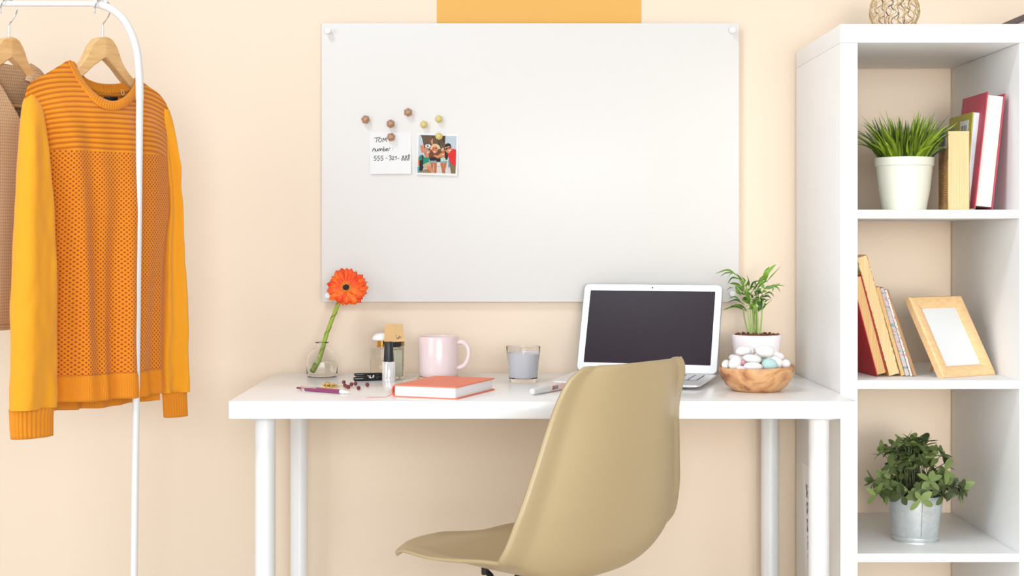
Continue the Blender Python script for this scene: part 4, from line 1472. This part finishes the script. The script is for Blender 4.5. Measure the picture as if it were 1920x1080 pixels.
# ---------------------------------------------------------------- chair
SHELL = mat('beige_moulded_plastic', lin(190, 168, 128), 0.38, var=0.02)
ch = thing('chair', 'beige moulded plastic shell chair pulled up to the desk, seen from behind', 'chair', (CHX, CHY, 0), CHA)
TY = [(0.0, 0.262), (0.08, 0.2085), (0.2, 0.139), (0.32, 0.0382), (0.44, -0.0872), (0.53, -0.1771), (0.6, -0.2193), (0.68, -0.2431), (0.78, -0.2573), (0.88, -0.2694), (0.95, -0.2800), (1.0, -0.2790)]
TZ = [(0.0, 0.4579), (0.08, 0.4552), (0.2, 0.4586), (0.32, 0.4455), (0.44, 0.4385), (0.53, 0.4431), (0.6, 0.4859), (0.68, 0.5557), (0.78, 0.6424), (0.88, 0.7315), (0.95, 0.7956), (1.0, 0.8325)]
TL = [(0.0, -0.0085), (0.08, -0.0032), (0.2, 0.0185), (0.32, 0.0372), (0.44, 0.06), (0.53, 0.0703), (0.6, 0.0689), (0.68, 0.067), (0.78, 0.063), (0.88, 0.0578), (0.95, 0.0469), (1.0, 0.0376)]
TW = [(0.0, 0.060), (0.04, 0.100), (0.08, 0.130), (0.2, 0.1834), (0.32, 0.2108), (0.44, 0.2279), (0.53, 0.244), (0.6, 0.2549), (0.68, 0.2443), (0.78, 0.2194), (0.88, 0.1939), (0.95, 0.1802), (0.98, 0.168), (1.0, 0.1459)]


def shell_pt(u, t):
    s = 2 * u - 1
    y, z_, w, l = interp(TY, t), interp(TZ, t), interp(TW, t), interp(TL, t)
    e = 0.01
    ty = interp(TY, min(1, t + e)) - interp(TY, max(0, t - e))
    tz = interp(TZ, min(1, t + e)) - interp(TZ, max(0, t - e))
    q = math.hypot(ty, tz)
    ny, nz = tz / q, -ty / q          # toward the sitter
    sg = 1 if s > 0 else -1
    f = abs(s) ** 2.6
    # the edge lip flares back outwards a little
    lipf = sstep((abs(s) - 0.84) / 0.16)
    lipt = sstep((t - 0.965) / 0.035) + sstep((0.03 - t) / 0.03)
    off = l * f - 0.008 * lipf - (0.006 if t > .5 else 0.010) * lipt
    ww = sg * ((w - 0.012) * abs(s) ** 0.9 + 0.014 * lipf)
    return Vector((ww, y + ny * off, z_ + nz * off))


m = MB().grid(shell_pt, 60, 110)
m.build('shell', SHELL, ch, angle=70, solid=0.0055, soff=0.0)
DARK = mat('black_steel_rod', (0.015, 0.015, 0.016, 1), 0.35, 0.6, var=0)
tops = ((-0.060, 0.045), (0.060, 0.045), (-0.10, -0.09), (0.10, -0.09))
for (x, y) in tops:
    lg = MB()
    sx, sy = (1 if x > 0 else -1), (1 if y > 0 else -1)
    pts = catmull([(x * 0.95, y, 0.425), (x * 0.75, y * 0.9, 0.405), (x * 0.85, y + sy * 0.02, 0.36), (sx * 0.21, sy * 0.21, 0.008)], 5)
    lg.tube(pts, 0.0055, 10)
    l_ = lg.build('leg', DARK, ch)
    mm = MB().lathe([(0, 0.0), (0.009, 0), (0.009, 0.010), (0.006, 0.014), (0, 0.014)], 14, c=(sx * 0.211, sy * 0.211, 0))
    mm.build('foot_glide', BLACK, l_)
    zt = shell_pt(0.5 + x / 0.47, 0.28 if y > 0 else 0.50).z
    rm = 0.0065 if y > 0 else 0.013
    mm = MB().lathe([(0, 0.418), (rm * 0.9, 0.418), (rm, 0.422), (rm, zt - 0.004), (0, zt - 0.004)], 20, c=(x, y, 0))
    mm.build('mount', BLACK, ch)
m = MB()
for (a, b) in (((-0.058, 0.045), (0.095, -0.09)), ((0.058, 0.045), (-0.095, -0.09)), ((-0.058, 0.045), (0.058, 0.045)), ((-0.095, -0.09), (0.095, -0.09))):
    m.tube([(a[0], a[1], 0.402), (0.3 * (a[0] + b[0]), 0.5 * (a[1] + b[1]), 0.385), (b[0], b[1], 0.402)], 0.004, 8)
m.build('wire_brace', DARK, ch)
# ---------------------------------------------------------------- clothes rack
DR = 2.9
rack = thing('clothes_rack', 'white metal tube clothes rack standing at the left edge, in front of the wall', 'clothes rack', ((255 - VX) / F * DR, DR - D, 0))
XB0 = -1.80
zb = W(0, 6, DR).z
m = MB().tube([(XB0 + 0.1, DR - D, zb), (W(184, 7, DR).x, DR - D, zb - 0.0012)], 0.0056, 18)
m.build('top_bar', METALW, rack, world=True, angle=60)
cp = catmull([W(176, 7, DR), W(190, 9.5, DR), W(212, 19, DR), W(232, 37, DR), W(247, 64, DR), W(256.5, 96, DR), (W(261, 140, DR)), W(262, 187, DR)], 8)
m = MB().tube(cp, 0.0078, 20)
m.build('corner_tube', METALW, rack, world=True, angle=60)
m = MB().tube([W(262, 186, DR), (W(247, 1400, DR).x, DR - D, 0.012)], 0.0071, 20)
m.build('pole', METALW, rack, world=True, angle=60)
m = MB().ball(W(196, 3, DR) + Vector((0, 0.004, 0)), (0.0052, 0.004, 0.0045))
m.build('bolt_cap', METALW, rack, world=True, angle=60)
m = MB().tube(catmull([(XB0 + 0.1, DR - D, zb), (XB0 + 0.045, DR - D, zb - 0.014), (XB0 + 0.01, DR - D, zb - 0.07), (XB0, DR - D, zb - 0.2), (XB0, DR - D, 0.012)], 8), 0.0075, 18)
m.build('pole', METALW, rack, world=True, angle=60)
for x in (XB0, W(247, 1400, DR).x):
    m = MB().tube([(x, DR - D - 0.22, 0.012), (x, DR - D + 0.22, 0.012)], 0.011, 16)
    m.build('foot', METALW, rack, world=True, angle=60)
m = MB().tube([(XB0, DR - D, 0.09), (W(248, 1300, DR).x, DR - D, 0.09)], 0.006, 14)
m.build('lower_bar', METALW, rack, world=True, angle=60)

TH = math.radians(50)
CT, SN = math.cos(TH), math.sin(TH)
CAMP = Vector((0, -D, CZ))


class Hang:
    """frame of a hanging garment: u across the shoulders, v through it (front is -v)"""

    def __init__(self, px, zbase):
        self.O = Vector(((px - VX) / F * DR, DR - D, zbase))

    def loc(self, px, py, v=0.0):
        r = Vector(((px - VX) / F, 1, -(py - VY) / F))
        n = Vector((-SN, CT, 0))
        d = (v + (self.O - CAMP).dot(n)) / r.dot(n)
        P = CAMP + r * d - self.O
        return Vector((P.x * CT + P.y * SN, v, P.z))


HANGW = wood('hanger_beech', lin(212, 166, 108), lin(228, 186, 130), 'X', 2.0, 0.4)


def hanger(H, label, px, bar=False):
    h = thing('clothes_hanger', label, 'clothes hanger', H.O, TH, 'wooden hangers on the rack')
    sh = px - 191
    tabs = [(193, 70, 109), (200, 72, 115), (207, 76, 122), (213, 84, 128), (218, 94, 134), (224, 111, 142), (236, 131, 155), (250, 147, 168), (275, 168, 184), (292, 180, 192)]
    prof = []
    for (x, yt, yb) in tabs:
        a, b = H.loc(x + sh, yt), H.loc(x + sh, yb)
        prof.append((a.u if False else a.x, a.z, b.z))
    u0 = prof[0][0]
    prof = [(u - u0, zt, zb_) for u, zt, zb_ in prof]
    tt = [(u, zt) for u, zt, _ in prof]
    tb = [(u, zb_) for u, _, zb_ in prof]
    U1 = prof[-1][0]
    m = MB()
    N = 40
    rings = []
    for i in range(2 * N + 1):
        u = U1 * (i / N - 1)
        a = abs(u)
        zt, zb_ = minterp(tt, a), minterp(tb, a)
        v0 = 0.13 * a
        th = lerp(0.0125, 0.0095, a / U1)
        ch_ = 0.0025
        ring = [(u, v0 - th, zb_ + ch_), (u, v0 - th, zt - ch_), (u, v0 - th + ch_, zt), (u, v0 + th - ch_, zt), (u, v0 + th, zt - ch_), (u, v0 + th, zb_ + ch_), (u, v0 + th - ch_, zb_), (u, v0 - th + ch_, zb_)]
        rings.append(ring)
    V = [p for r in rings for p in r]
    Fc = []
    for i in range(2 * N):
        for k in range(8):
            k2 = (k + 1) % 8
            Fc.append((i * 8 + k, i * 8 + k2, (i + 1) * 8 + k2, (i + 1) * 8 + k))
    Fc += [tuple(range(8)), tuple(range(2 * N * 8 + 7, 2 * N * 8 - 1, -1))]
    m.add(V, Fc)
    m.build('wooden_yoke', HANGW, h, angle=24)
    zt0 = prof[0][1]
    zbar = zb - H.O.z
    ctop = zbar + 0.0056 + 0.0016
    R = 0.0175
    pts = [Vector((0, 0, zt0 - 0.006)), Vector((0, 0, zt0 + 0.024))]
    pts += catmull([Vector((0, 0, zt0 + 0.026)), Vector((0.006, 0, zt0 + 0.033)), Vector((0.0150, 0, ctop - R - 0.010)), Vector((0.0178, 0, ctop - R + 0.002)), Vector((0.0125, 0, ctop - 0.0045)),
                    Vector((0, 0, ctop)), Vector((-0.0125, 0, ctop - 0.0045)), Vector((-0.0178, 0, ctop - R + 0.001)), Vector((-0.0190, 0, ctop - R - 0.010))], 8)
    m = MB().tube(pts, 0.0015, 10)
    m.ball(pts[-1], 0.0022, nu=12, nv=8)
    m.tube([(0, 0, zt0 - 0.004), (0, 0, zt0 + 0.0235)], 0.0021, 12)
    m.build('hook', CHROME, h, angle=60)
    if bar:
        u1 = U1 * 0.9
        z1 = interp(tb, u1) - 0.001
        m = MB().tube([(-u1, 0.13 * u1, z1), (-u1 * .96, 0.13 * u1 * .96, z1 - 0.012), (-u1 * .9, 0.02, z1 - 0.016), (u1 * .9, 0.02, z1 - 0.016), (u1 * .96, 0.13 * u1 * .96, z1 - 0.012), (u1, 0.13 * u1, z1)], 0.0042, 10)
        m.build('trouser_bar', HANGW, h, angle=60)
    return h


# ---------------------------------------------------------------- mustard sweater
HS = Hang(193, 0.72)
hanger(HS, 'pale wooden clothes hanger holding the mustard sweater', 193)


def knit_common(t, rough=0.9):
    t.set(Roughness=rough)
    t.p.inputs['Sheen Weight'].default_value = 0.15
    t.p.inputs['Sheen Roughness'].default_value = 0.5


t = NT('mustard_textured_knit')
sep = t.n('ShaderNodeSeparateXYZ')
t.link(t.coord(), sep.inputs[0])
X_, Y_, Z_ = sep.outputs
warp = t.m('MULTIPLY', t.m('SUBTRACT', t.noise(7, 1), 0.5), 0.012)
zr = t.m('ADD', Z_, t.m('MULTIPLY', t.m('POWER', t.m('ABSOLUTE', t.m('MULTIPLY', X_, 5.6)), 4.0), 0.03))
zr = t.m('ADD', zr, warp)
rib = t.m('MULTIPLY_ADD', t.m('SINE', t.m('MULTIPLY', zr, 2 * PI / 0.0098)), 0.5, 0.5)
st2 = t.m('SINE', t.m('MULTIPLY', t.m('ADD', X_, t.m('MULTIPLY', zr, 0.6)), 2 * PI / 0.0032))
rib = t.m('ADD', rib, t.m('MULTIPLY', st2, 0.10))
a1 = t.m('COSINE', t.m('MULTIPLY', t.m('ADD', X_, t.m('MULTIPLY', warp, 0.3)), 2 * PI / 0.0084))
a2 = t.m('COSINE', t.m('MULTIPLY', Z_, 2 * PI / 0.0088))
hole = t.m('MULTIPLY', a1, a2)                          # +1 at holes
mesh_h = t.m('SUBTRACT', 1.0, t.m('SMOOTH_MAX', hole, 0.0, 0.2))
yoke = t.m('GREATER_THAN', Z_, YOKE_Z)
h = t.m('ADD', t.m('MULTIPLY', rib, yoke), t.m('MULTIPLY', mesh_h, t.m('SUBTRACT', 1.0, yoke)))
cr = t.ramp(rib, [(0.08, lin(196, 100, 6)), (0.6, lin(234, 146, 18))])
cm = t.ramp(mesh_h, [(0.15, lin(160, 66, 4)), (0.6, lin(212, 116, 8)), (0.95, lin(228, 134, 14))])  # self-shade of the knit holes put into the colour as deeper orange
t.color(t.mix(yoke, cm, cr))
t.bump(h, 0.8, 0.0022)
knit_common(t)
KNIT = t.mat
t = NT('mustard_fine_knit')
fine = t.noise(1.0, 3, t.mapping((900, 900, 260)))
t.color(t.mix(fine, lin(232, 152, 20), lin(242, 168, 30)))
t.bump(fine, 0.25, 0.0006)
knit_common(t)
FINE = t.mat
t = NT('mustard_rib_knit')
t.color(t.mix(t.noise(500, 2), lin(214, 126, 12), lin(232, 148, 22)))
knit_common(t)
RIB = t.mat


def side_table(H, pts, v=0.0):
    tab = []
    for (x, y) in pts:
        p = H.loc(x, y, v)
        tab.append((p.z, p.x))
    return sorted(tab)


class Garment:
    def __init__(self, H, left, right, shoulder, hem_z, T, fold, fold_k):
        self.H = H
        self.L = side_table(H, left)
        self.R = side_table(H, right)
        self.T, self.fold, self.fk = T, fold, fold_k
        self.hem_z = hem_z
        self.sh = []
        for (x, y) in shoulder:
            p = H.loc(x, y)
            self.sh.append((self.s_of(p.x, p.z), p.z))
        self.sh.sort()

    def s_of(self, u, z):
        l, r = minterp(self.L, z), minterp(self.R, z)
        return (u - l) / (r - l)

    def vv(self, s, z, side):
        s = clamp(s)
        zs = minterp(self.sh, s)
        g = sstep((zs - z) / 0.13)
        base = self.T * math.sin(PI * s) ** 0.6 * (0.12 * sstep((zs - z) / 0.02) + 0.88 * g)
        edge = math.sin(PI * s) ** 0.5 if 0 < s < 1 else 0
        dn = clamp((zs - z) / 0.5)
        return side * base + edge * self.fold(s, z, side) * dn * self.fk

    def px2sz(self, x, y, side):
        v = 0.0
        for _ in range(6):
            p = self.H.loc(x, y, v)
            s = self.s_of(p.x, p.z)
            v = self.vv(s, p.z, side)
        return s, p.z, Vector((p.x, v, p.z))

    def top_table(self, neck, side):
        tab = []
        nk = [self.px2sz(x, y, side)[:2] for x, y in neck]
        lo, hi = nk[0][0], nk[-1][0]
        for s, z in self.sh:
            if s < lo - 0.004 or s > hi + 0.004:
                tab.append((s, z))
        tab += nk
        tab.sort()
        return tab

    def pt(self, s, z, side, off=0.0):
        l, r = minterp(self.L, z), minterp(self.R, z)
        return Vector((lerp(l, r, s), self.vv(s, z, side) + side * off, z))

    def sheet(self, mb, top, side, ns=120, nt=90, bot=None):
        def fn(a, b):
            s = a
            z0 = minterp(top, s)
            z1 = bot(s) if bot else self.hem_z
            z = lerp(z0, z1, b)
            return self.pt(s, z, side)
        mb.grid(fn, ns, nt)

    def band(self, mb, side, z0, z1, ns, ribs, amp, flare=0.0, off=0.001):
        def fn(a, b):
            z = lerp(z0(a), z1(a), b)
            rr = amp * math.sin(2 * PI * ribs * a) * sstep(min(b, 1 - b) * 12 + .3)
            edge = math.sin(PI * a) ** 0.3 if 0 < a < 1 else 0
            p = self.pt(a, z, side, edge * (off + rr + flare * b))
            return p
        mb.grid(fn, ns, 8)


def sfold(s, z, side):
    f = 0.010 * math.sin(s * 17 + 0.6 + z * 2.0) + 0.007 * math.sin(s * 29 + 2 - z * 3)
    f -= 0.020 * math.exp(-((s - 0.17) / 0.06) ** 2) * (1 if side < 0 else .3)
    f += 0.014 * math.exp(-((s - 0.29) / 0.05) ** 2) * (1 if side < 0 else .3)
    return f + 0.004 * noise.noise(Vector((s * 5, z * 9, side)))


left = [(46, 170), (46, 190), (54, 215), (72, 260), (80, 320), (88, 400), (94, 480), (98, 560), (101, 650), (103, 720), (104, 790)]
right = [(321, 150), (320, 205), (318, 235), (313, 300), (315, 390), (308, 440), (303, 490), (300, 560), (298, 640), (298, 690), (300, 740), (300, 790)]
shoulder = [(46, 184), (50, 166), (60, 153), (85, 139), (110, 124), (130, 114), (262, 152), (280, 163), (298, 176), (311, 193), (320, 216)]
HEM_Z = HS.loc(290, 690).z - HS.O.z * 0
SW = Garment(HS, left, right, shoulder, 0, 0.052, sfold, 1.0)
hz = HS.loc(298, 690).z
SW.hem_z = hz
sw = thing('sweater', 'mustard yellow knitted sweater hanging on the rack', 'sweater', HS.O, TH)
fneck = [(133, 118), (142, 137), (155, 162), (171, 184), (190, 198), (210, 202), (231, 197), (248, 184), (260, 161)]
bneck = [(134, 121), (146, 140), (158, 156), (172, 168), (190, 174), (210, 175), (232, 172), (248, 165), (259, 154)]
ft, bt = SW.top_table(fneck, -1), SW.top_table(bneck, 1)
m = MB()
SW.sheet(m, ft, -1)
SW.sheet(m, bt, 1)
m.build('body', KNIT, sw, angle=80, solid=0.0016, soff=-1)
# collar
m = MB()
loop = []
pairs = [((128, 114), (140, 116)), ((134, 129), (146, 130)), ((143, 148), (155, 146)), ((155, 168), (166, 161)), ((172, 189), (181, 176)), ((190, 202), (196, 185)), ((210, 207), (212, 189)), ((230, 203), (227, 185)),
         ((247, 191), (240, 175)), ((259, 172), (250, 161)), ((266, 154), (257, 146))]
for so, ri in pairs:
    s, z, P = SW.px2sz(*so, -1)
    s2, z2, P2 = SW.px2sz(*ri, -1)
    P.y -= 0.0025
    P2.y = P.y * 0.9 + 0.002
    P2b = HS.loc(ri[0], ri[1], P2.y)
    loop.append((P, P2b))
bp_ = [((258, 160), (253, 146)), ((248, 168), (244, 150)), ((232, 174), (231, 155)), ((210, 177), (209, 157.5)), ((188, 175), (187, 156)), ((172, 169), (173, 152)), ((158, 157), (160, 145)), ((142, 135), (148, 130))]
for so, ri in bp_:
    s, z, P = SW.px2sz(*so, 1)
    P.y -= 0.001
    P2b = HS.loc(ri[0], ri[1], P.y * 0.97)
    loop.append((P, P2b))
nL = len(loop)
so = catmull([loop[i % nL][0] for i in range(-1, nL + 2)], 26)[26:-26]
ri = catmull([loop[i % nL][1] for i in range(-1, nL + 2)], 26)[26:-26]
so, ri = so[:-1], ri[:-1]
NC = len(so)
cen = sum(so, Vector()) / NC
# cumulative length for the ribs
cum = [0.0]
for i in range(NC):
    cum.append(cum[-1] + ((so[(i + 1) % NC] + ri[(i + 1) % NC]) * .5 - (so[i] + ri[i]) * .5).length)
nribs = int(cum[-1] / 0.0052)


def collar(a, b):
    i = int(round(a * NC)) % NC
    p = so[i].lerp(ri[i], b)
    o_ = Vector((p.x - cen.x, (p.y - cen.y) * 1.6, 0))
    if o_.length > 1e-6:
        o_.normalize()
    o_ = (o_ + Vector((0, 0, 0.4))).normalized()
    return p + o_ * (0.0035 * math.sin(PI * b) + 0.0009 * math.sin(2 * PI * nribs * cum[i] / cum[-1]) * sstep(min(b, 1 - b) * 8))


m.grid(collar, NC, 6, closeu=True)
m.build('collar', RIB, sw, angle=80, solid=0.0025, soff=-1)
# hem bands
m = MB()
SW.band(m, -1, lambda s: hz + 0.001, lambda s: hz - 0.049, 420, 78, 0.0010, 0.002, 0.0012)
SW.band(m, 1, lambda s: hz + 0.001, lambda s: hz - 0.066 - 0.010 * math.sin(PI * s), 420, 78, 0.0010, 0.002, 0.0012)
m.build('hem_band', RIB, sw, angle=80, solid=0.0016, soff=-1, merge=False)


def sleeve(name, rows, cuff, th_tab, v_tab, phase, wr=1.0):
    """rows: (y, outer x, inner x)"""
    def rings(rows, n, ribs=0, flat=1.0, nv=60):
        tabA = [(y, a) for y, a, b in rows]
        tabB = [(y, b) for y, a, b in rows]
        y0, y1 = rows[0][0], rows[-1][0]

        def fn(a, b):
            y = lerp(y0, y1, b)
            v0, th = interp(v_tab, y), interp(th_tab, y) * flat
            p, q = HS.loc(interp(tabA, y), y, v0), HS.loc(interp(tabB, y), y, v0)
            cu, hw = (p.x + q.x) / 2, (q.x - p.x) / 2
            z = (p.z + q.z) / 2
            al = 2 * PI * a
            ca, sa = math.cos(al), math.sin(al)
            w = 1.0
            P = Vector((cu + hw * ca, v0 - th * sa, z))
            if ribs:
                P += Vector((ca * .5, -sa, 0)) * 0.0009 * math.sin(ribs * al)
            else:
                k = sstep((y - rows[0][0]) / 120) * wr
                P.y += (0.006 * noise.noise(Vector((P.x * 22 + phase, P.z * 7, 0))) + 0.003 * noise.noise(Vector((P.x * 50 + phase, P.z * 22, 3)))) * k
                P.y += 0.006 * k * math.sin(ca * 3.2 + phase)
            return P
        return fn
    m = MB().grid(rings(rows, 0), 64, 70, closeu=True)
    s_ = m.build(name, FINE, sw, angle=80)
    m = MB().grid(rings(cuff, 0, 30, 0.85), 360, 8, closeu=True)
    m.build('cuff', RIB, s_, angle=80, solid=0.0016, soff=-1)


sleeve('sleeve', [(176, 53, 60), (186, 46, 69), (200, 43, 77), (225, 40, 81), (260, 37, 85), (330, 32, 91), (420, 28, 98), (480, 25, 100), (560, 22, 103), (650, 20, 104), (740, 17, 104), (766, 17, 102)],
       [(765, 18, 101), (772, 19, 99), (800, 20, 98), (820, 22, 98)],
       [(176, .008), (200, .016), (260, .026), (420, .032), (600, .03), (766, .027), (820, .024)], [(176, .006), (220, -.010), (300, -.022), (480, -.030), (820, -.030)], 0.4)
sleeve('sleeve', [(205, 305, 316), (225, 302, 321), (260, 303, 324), (330, 306, 329), (380, 309, 332), (420, 307, 334), (500, 304, 338), (560, 303, 341), (650, 304, 346), (735, 305, 349)],
       [(734, 306, 348), (742, 307, 348), (765, 308, 349), (781, 309, 350)],
       [(205, .008), (240, .016), (300, .022), (420, .024), (600, .024), (781, .02)], [(205, .0), (260, .004), (420, .012), (781, .016)], 2.2, 1.6)
# neck label and loop inside the back
m = MB()
qs = [SW.px2sz(x, y, 1)[2] for x, y in ((193, 181), (219, 182), (219, 192), (193, 191))]
m.add([q + Vector((0, -0.003, 0)) for q in qs], [(0, 1, 2, 3)])
m.build('neck_label', mat('dark_label', (0.02, 0.018, 0.016, 1), 0.7, var=0), sw, solid=0.0005)
m = MB()
q = SW.px2sz(227, 170, 1)[2]
m.tube(catmull([q + Vector((-0.002, -0.003, 0.002)), q + Vector((-0.003, -0.006, -0.006)), q + Vector((0, -0.007, -0.010)), q + Vector((0.003, -0.006, -0.006)), q + Vector((0.002, -0.003, 0.002))], 5), 0.0009, 6)
m.build('hang_loop', mat('pale_loop', lin(224, 196, 150), .8, var=0), sw)

# ---------------------------------------------------------------- tan waistcoat
HC = Hang(17, 0.86)
hanger(HC, 'wooden clothes hanger holding the tan garment at left edge', 15.5, bar=True)
t = NT('tan_waffle_cloth')
sep = t.n('ShaderNodeSeparateXYZ')
t.link(t.coord(), sep.inputs[0])
X_, Y_, Z_ = sep.outputs
w1 = t.m('COSINE', t.m('MULTIPLY', t.m('ADD', t.m('DIVIDE', X_, 0.009), t.m('DIVIDE', Z_, 0.012)), 2 * PI))
w2 = t.m('COSINE', t.m('MULTIPLY', t.m('SUBTRACT', t.m('DIVIDE', X_, 0.009), t.m('DIVIDE', Z_, 0.012)), 2 * PI))
hh = t.m('MULTIPLY', w1, w2)
t.color(t.ramp(t.m('MULTIPLY_ADD', hh, 0.5, 0.5), [(0.2, lin(206, 172, 134)), (0.8, lin(184, 148, 110))]))
t.bump(hh, 0.25, 0.0012)
t.set(Roughness=0.85)
TANC = t.mat


def cfold(s, z, side):
    return 0.008 * math.sin(s * 14 + 1) + 0.004 * noise.noise(Vector((s * 6, z * 8, side)))


cl = [(-140, 170), (-140, 250), (-124, 420), (-132, 700)]
cr_ = [(150, 150), (152, 250), (150, 420), (158, 700)]
csh = [(-140, 208), (-130, 184), (-100, 160), (-60, 140), (-28, 118), (60, 126), (84, 142), (110, 160), (135, 178), (150, 205)]
WC = Garment(HC, cl, cr_, csh, 0, 0.045, cfold, 1.0)
WC.hem_z = HC.loc(18, 619, -0.045).z
wc = thing('waistcoat', 'tan waffle cloth garment with open V neck hanging left of the sweater, cut by frame', 'garment', HC.O, TH)
fn_pts = [(-30, 121), (-15, 135), (3, 160), (20, 190), (38, 222), (52, 252), (60, 235), (66, 190), (66, 160), (60, 128)]
bn_pts = [(-28, 119), (-14, 119), (5, 119), (22, 122), (40, 126), (54, 126)]
ft, bt = WC.top_table(fn_pts, -1), WC.top_table(bn_pts, 1)
m = MB()
WC.sheet(m, ft, -1, 110, 60)
WC.sheet(m, bt, 1, 110, 60)
m.build('body', TANC, wc, angle=80, solid=0.002, soff=-1)
m = MB()
WC.band(m, -1, lambda s: WC.hem_z + 0.012, lambda s: WC.hem_z + 0.0105, 60, 0, 0, 0, 0.0012)
m.build('hem_stitch', mat('tan_stitch', lin(160, 124, 90), .8, var=0), wc, angle=80)
# turned down collar at the right of the neck and round the back
m = MB()
cpairs = [((66, 165), (47, 150)), ((70, 150), (52, 134)), ((74, 143), (54, 124)), ((78, 141), (57, 119.5)), ((84, 143), (60, 122))]
A = [HC.loc(*a, -0.012 + 0.010 * i) for i, (a, b) in enumerate(cpairs)]
B = [HC.loc(*b, -0.008 + 0.010 * i) for i, (a, b) in enumerate(cpairs)]
A, B = catmull(A, 6), catmull(B, 6)
m.grid(lambda a, b: A[int(round(a * 24))].lerp(B[int(round(a * 24))], b) + Vector((0, -0.004 * math.sin(PI * b), 0.002 * math.sin(PI * b))), 24, 8)
m.build('collar', TANC, wc, angle=80, solid=0.0025)

# ---------------------------------------------------------------- light
wd = bpy.data.worlds.new('room_ambience')
sc.world = wd
wd.use_nodes = True
bg = wd.node_tree.nodes['Background']
bg.inputs[0].default_value = AMB_COL
bg.inputs[1].default_value = AMB


def area(name, loc, target, size, power, col, sy=None, spread=None):
    l = bpy.data.lights.new(name, 'AREA')
    l.energy = power
    l.color = col
    l.shape = 'RECTANGLE'
    l.size = size
    l.size_y = sy or size
    if spread:
        l.spread = math.radians(spread)
    o = bpy.data.objects.new(name, l)
    COL.objects.link(o)
    o.location = loc
    o.rotation_euler = (Vector(target) - Vector(loc)).to_track_quat('-Z', 'Y').to_euler()
    return o


for L_ in LIGHTS:
    area(*L_)

# ---------------------------------------------------------------- camera
cam = bpy.data.cameras.new('camera')
cam.sensor_width = 36.0
cam.lens = F / 1920 * 36.0
cam.shift_x = (960 - VX) / 1920
cam.shift_y = -(540 - VY) / 1920
cam.clip_start = 0.05
co = bpy.data.objects.new('camera', cam)
COL.objects.link(co)
co.location = CAMP
co.rotation_euler = (PI / 2, 0, 0)
sc.camera = co
vs = sc.view_settings
vs.view_transform = 'Standard'
vs.look = 'None'
vs.gamma = 1.0
vs.use_curve_mapping = False
vs.exposure = EXPO
sc.cycles.use_denoising = True
sc.cycles.max_bounces = 14
sc.cycles.transmission_bounces = 14
sc.cycles.sample_clamp_indirect = 6.0
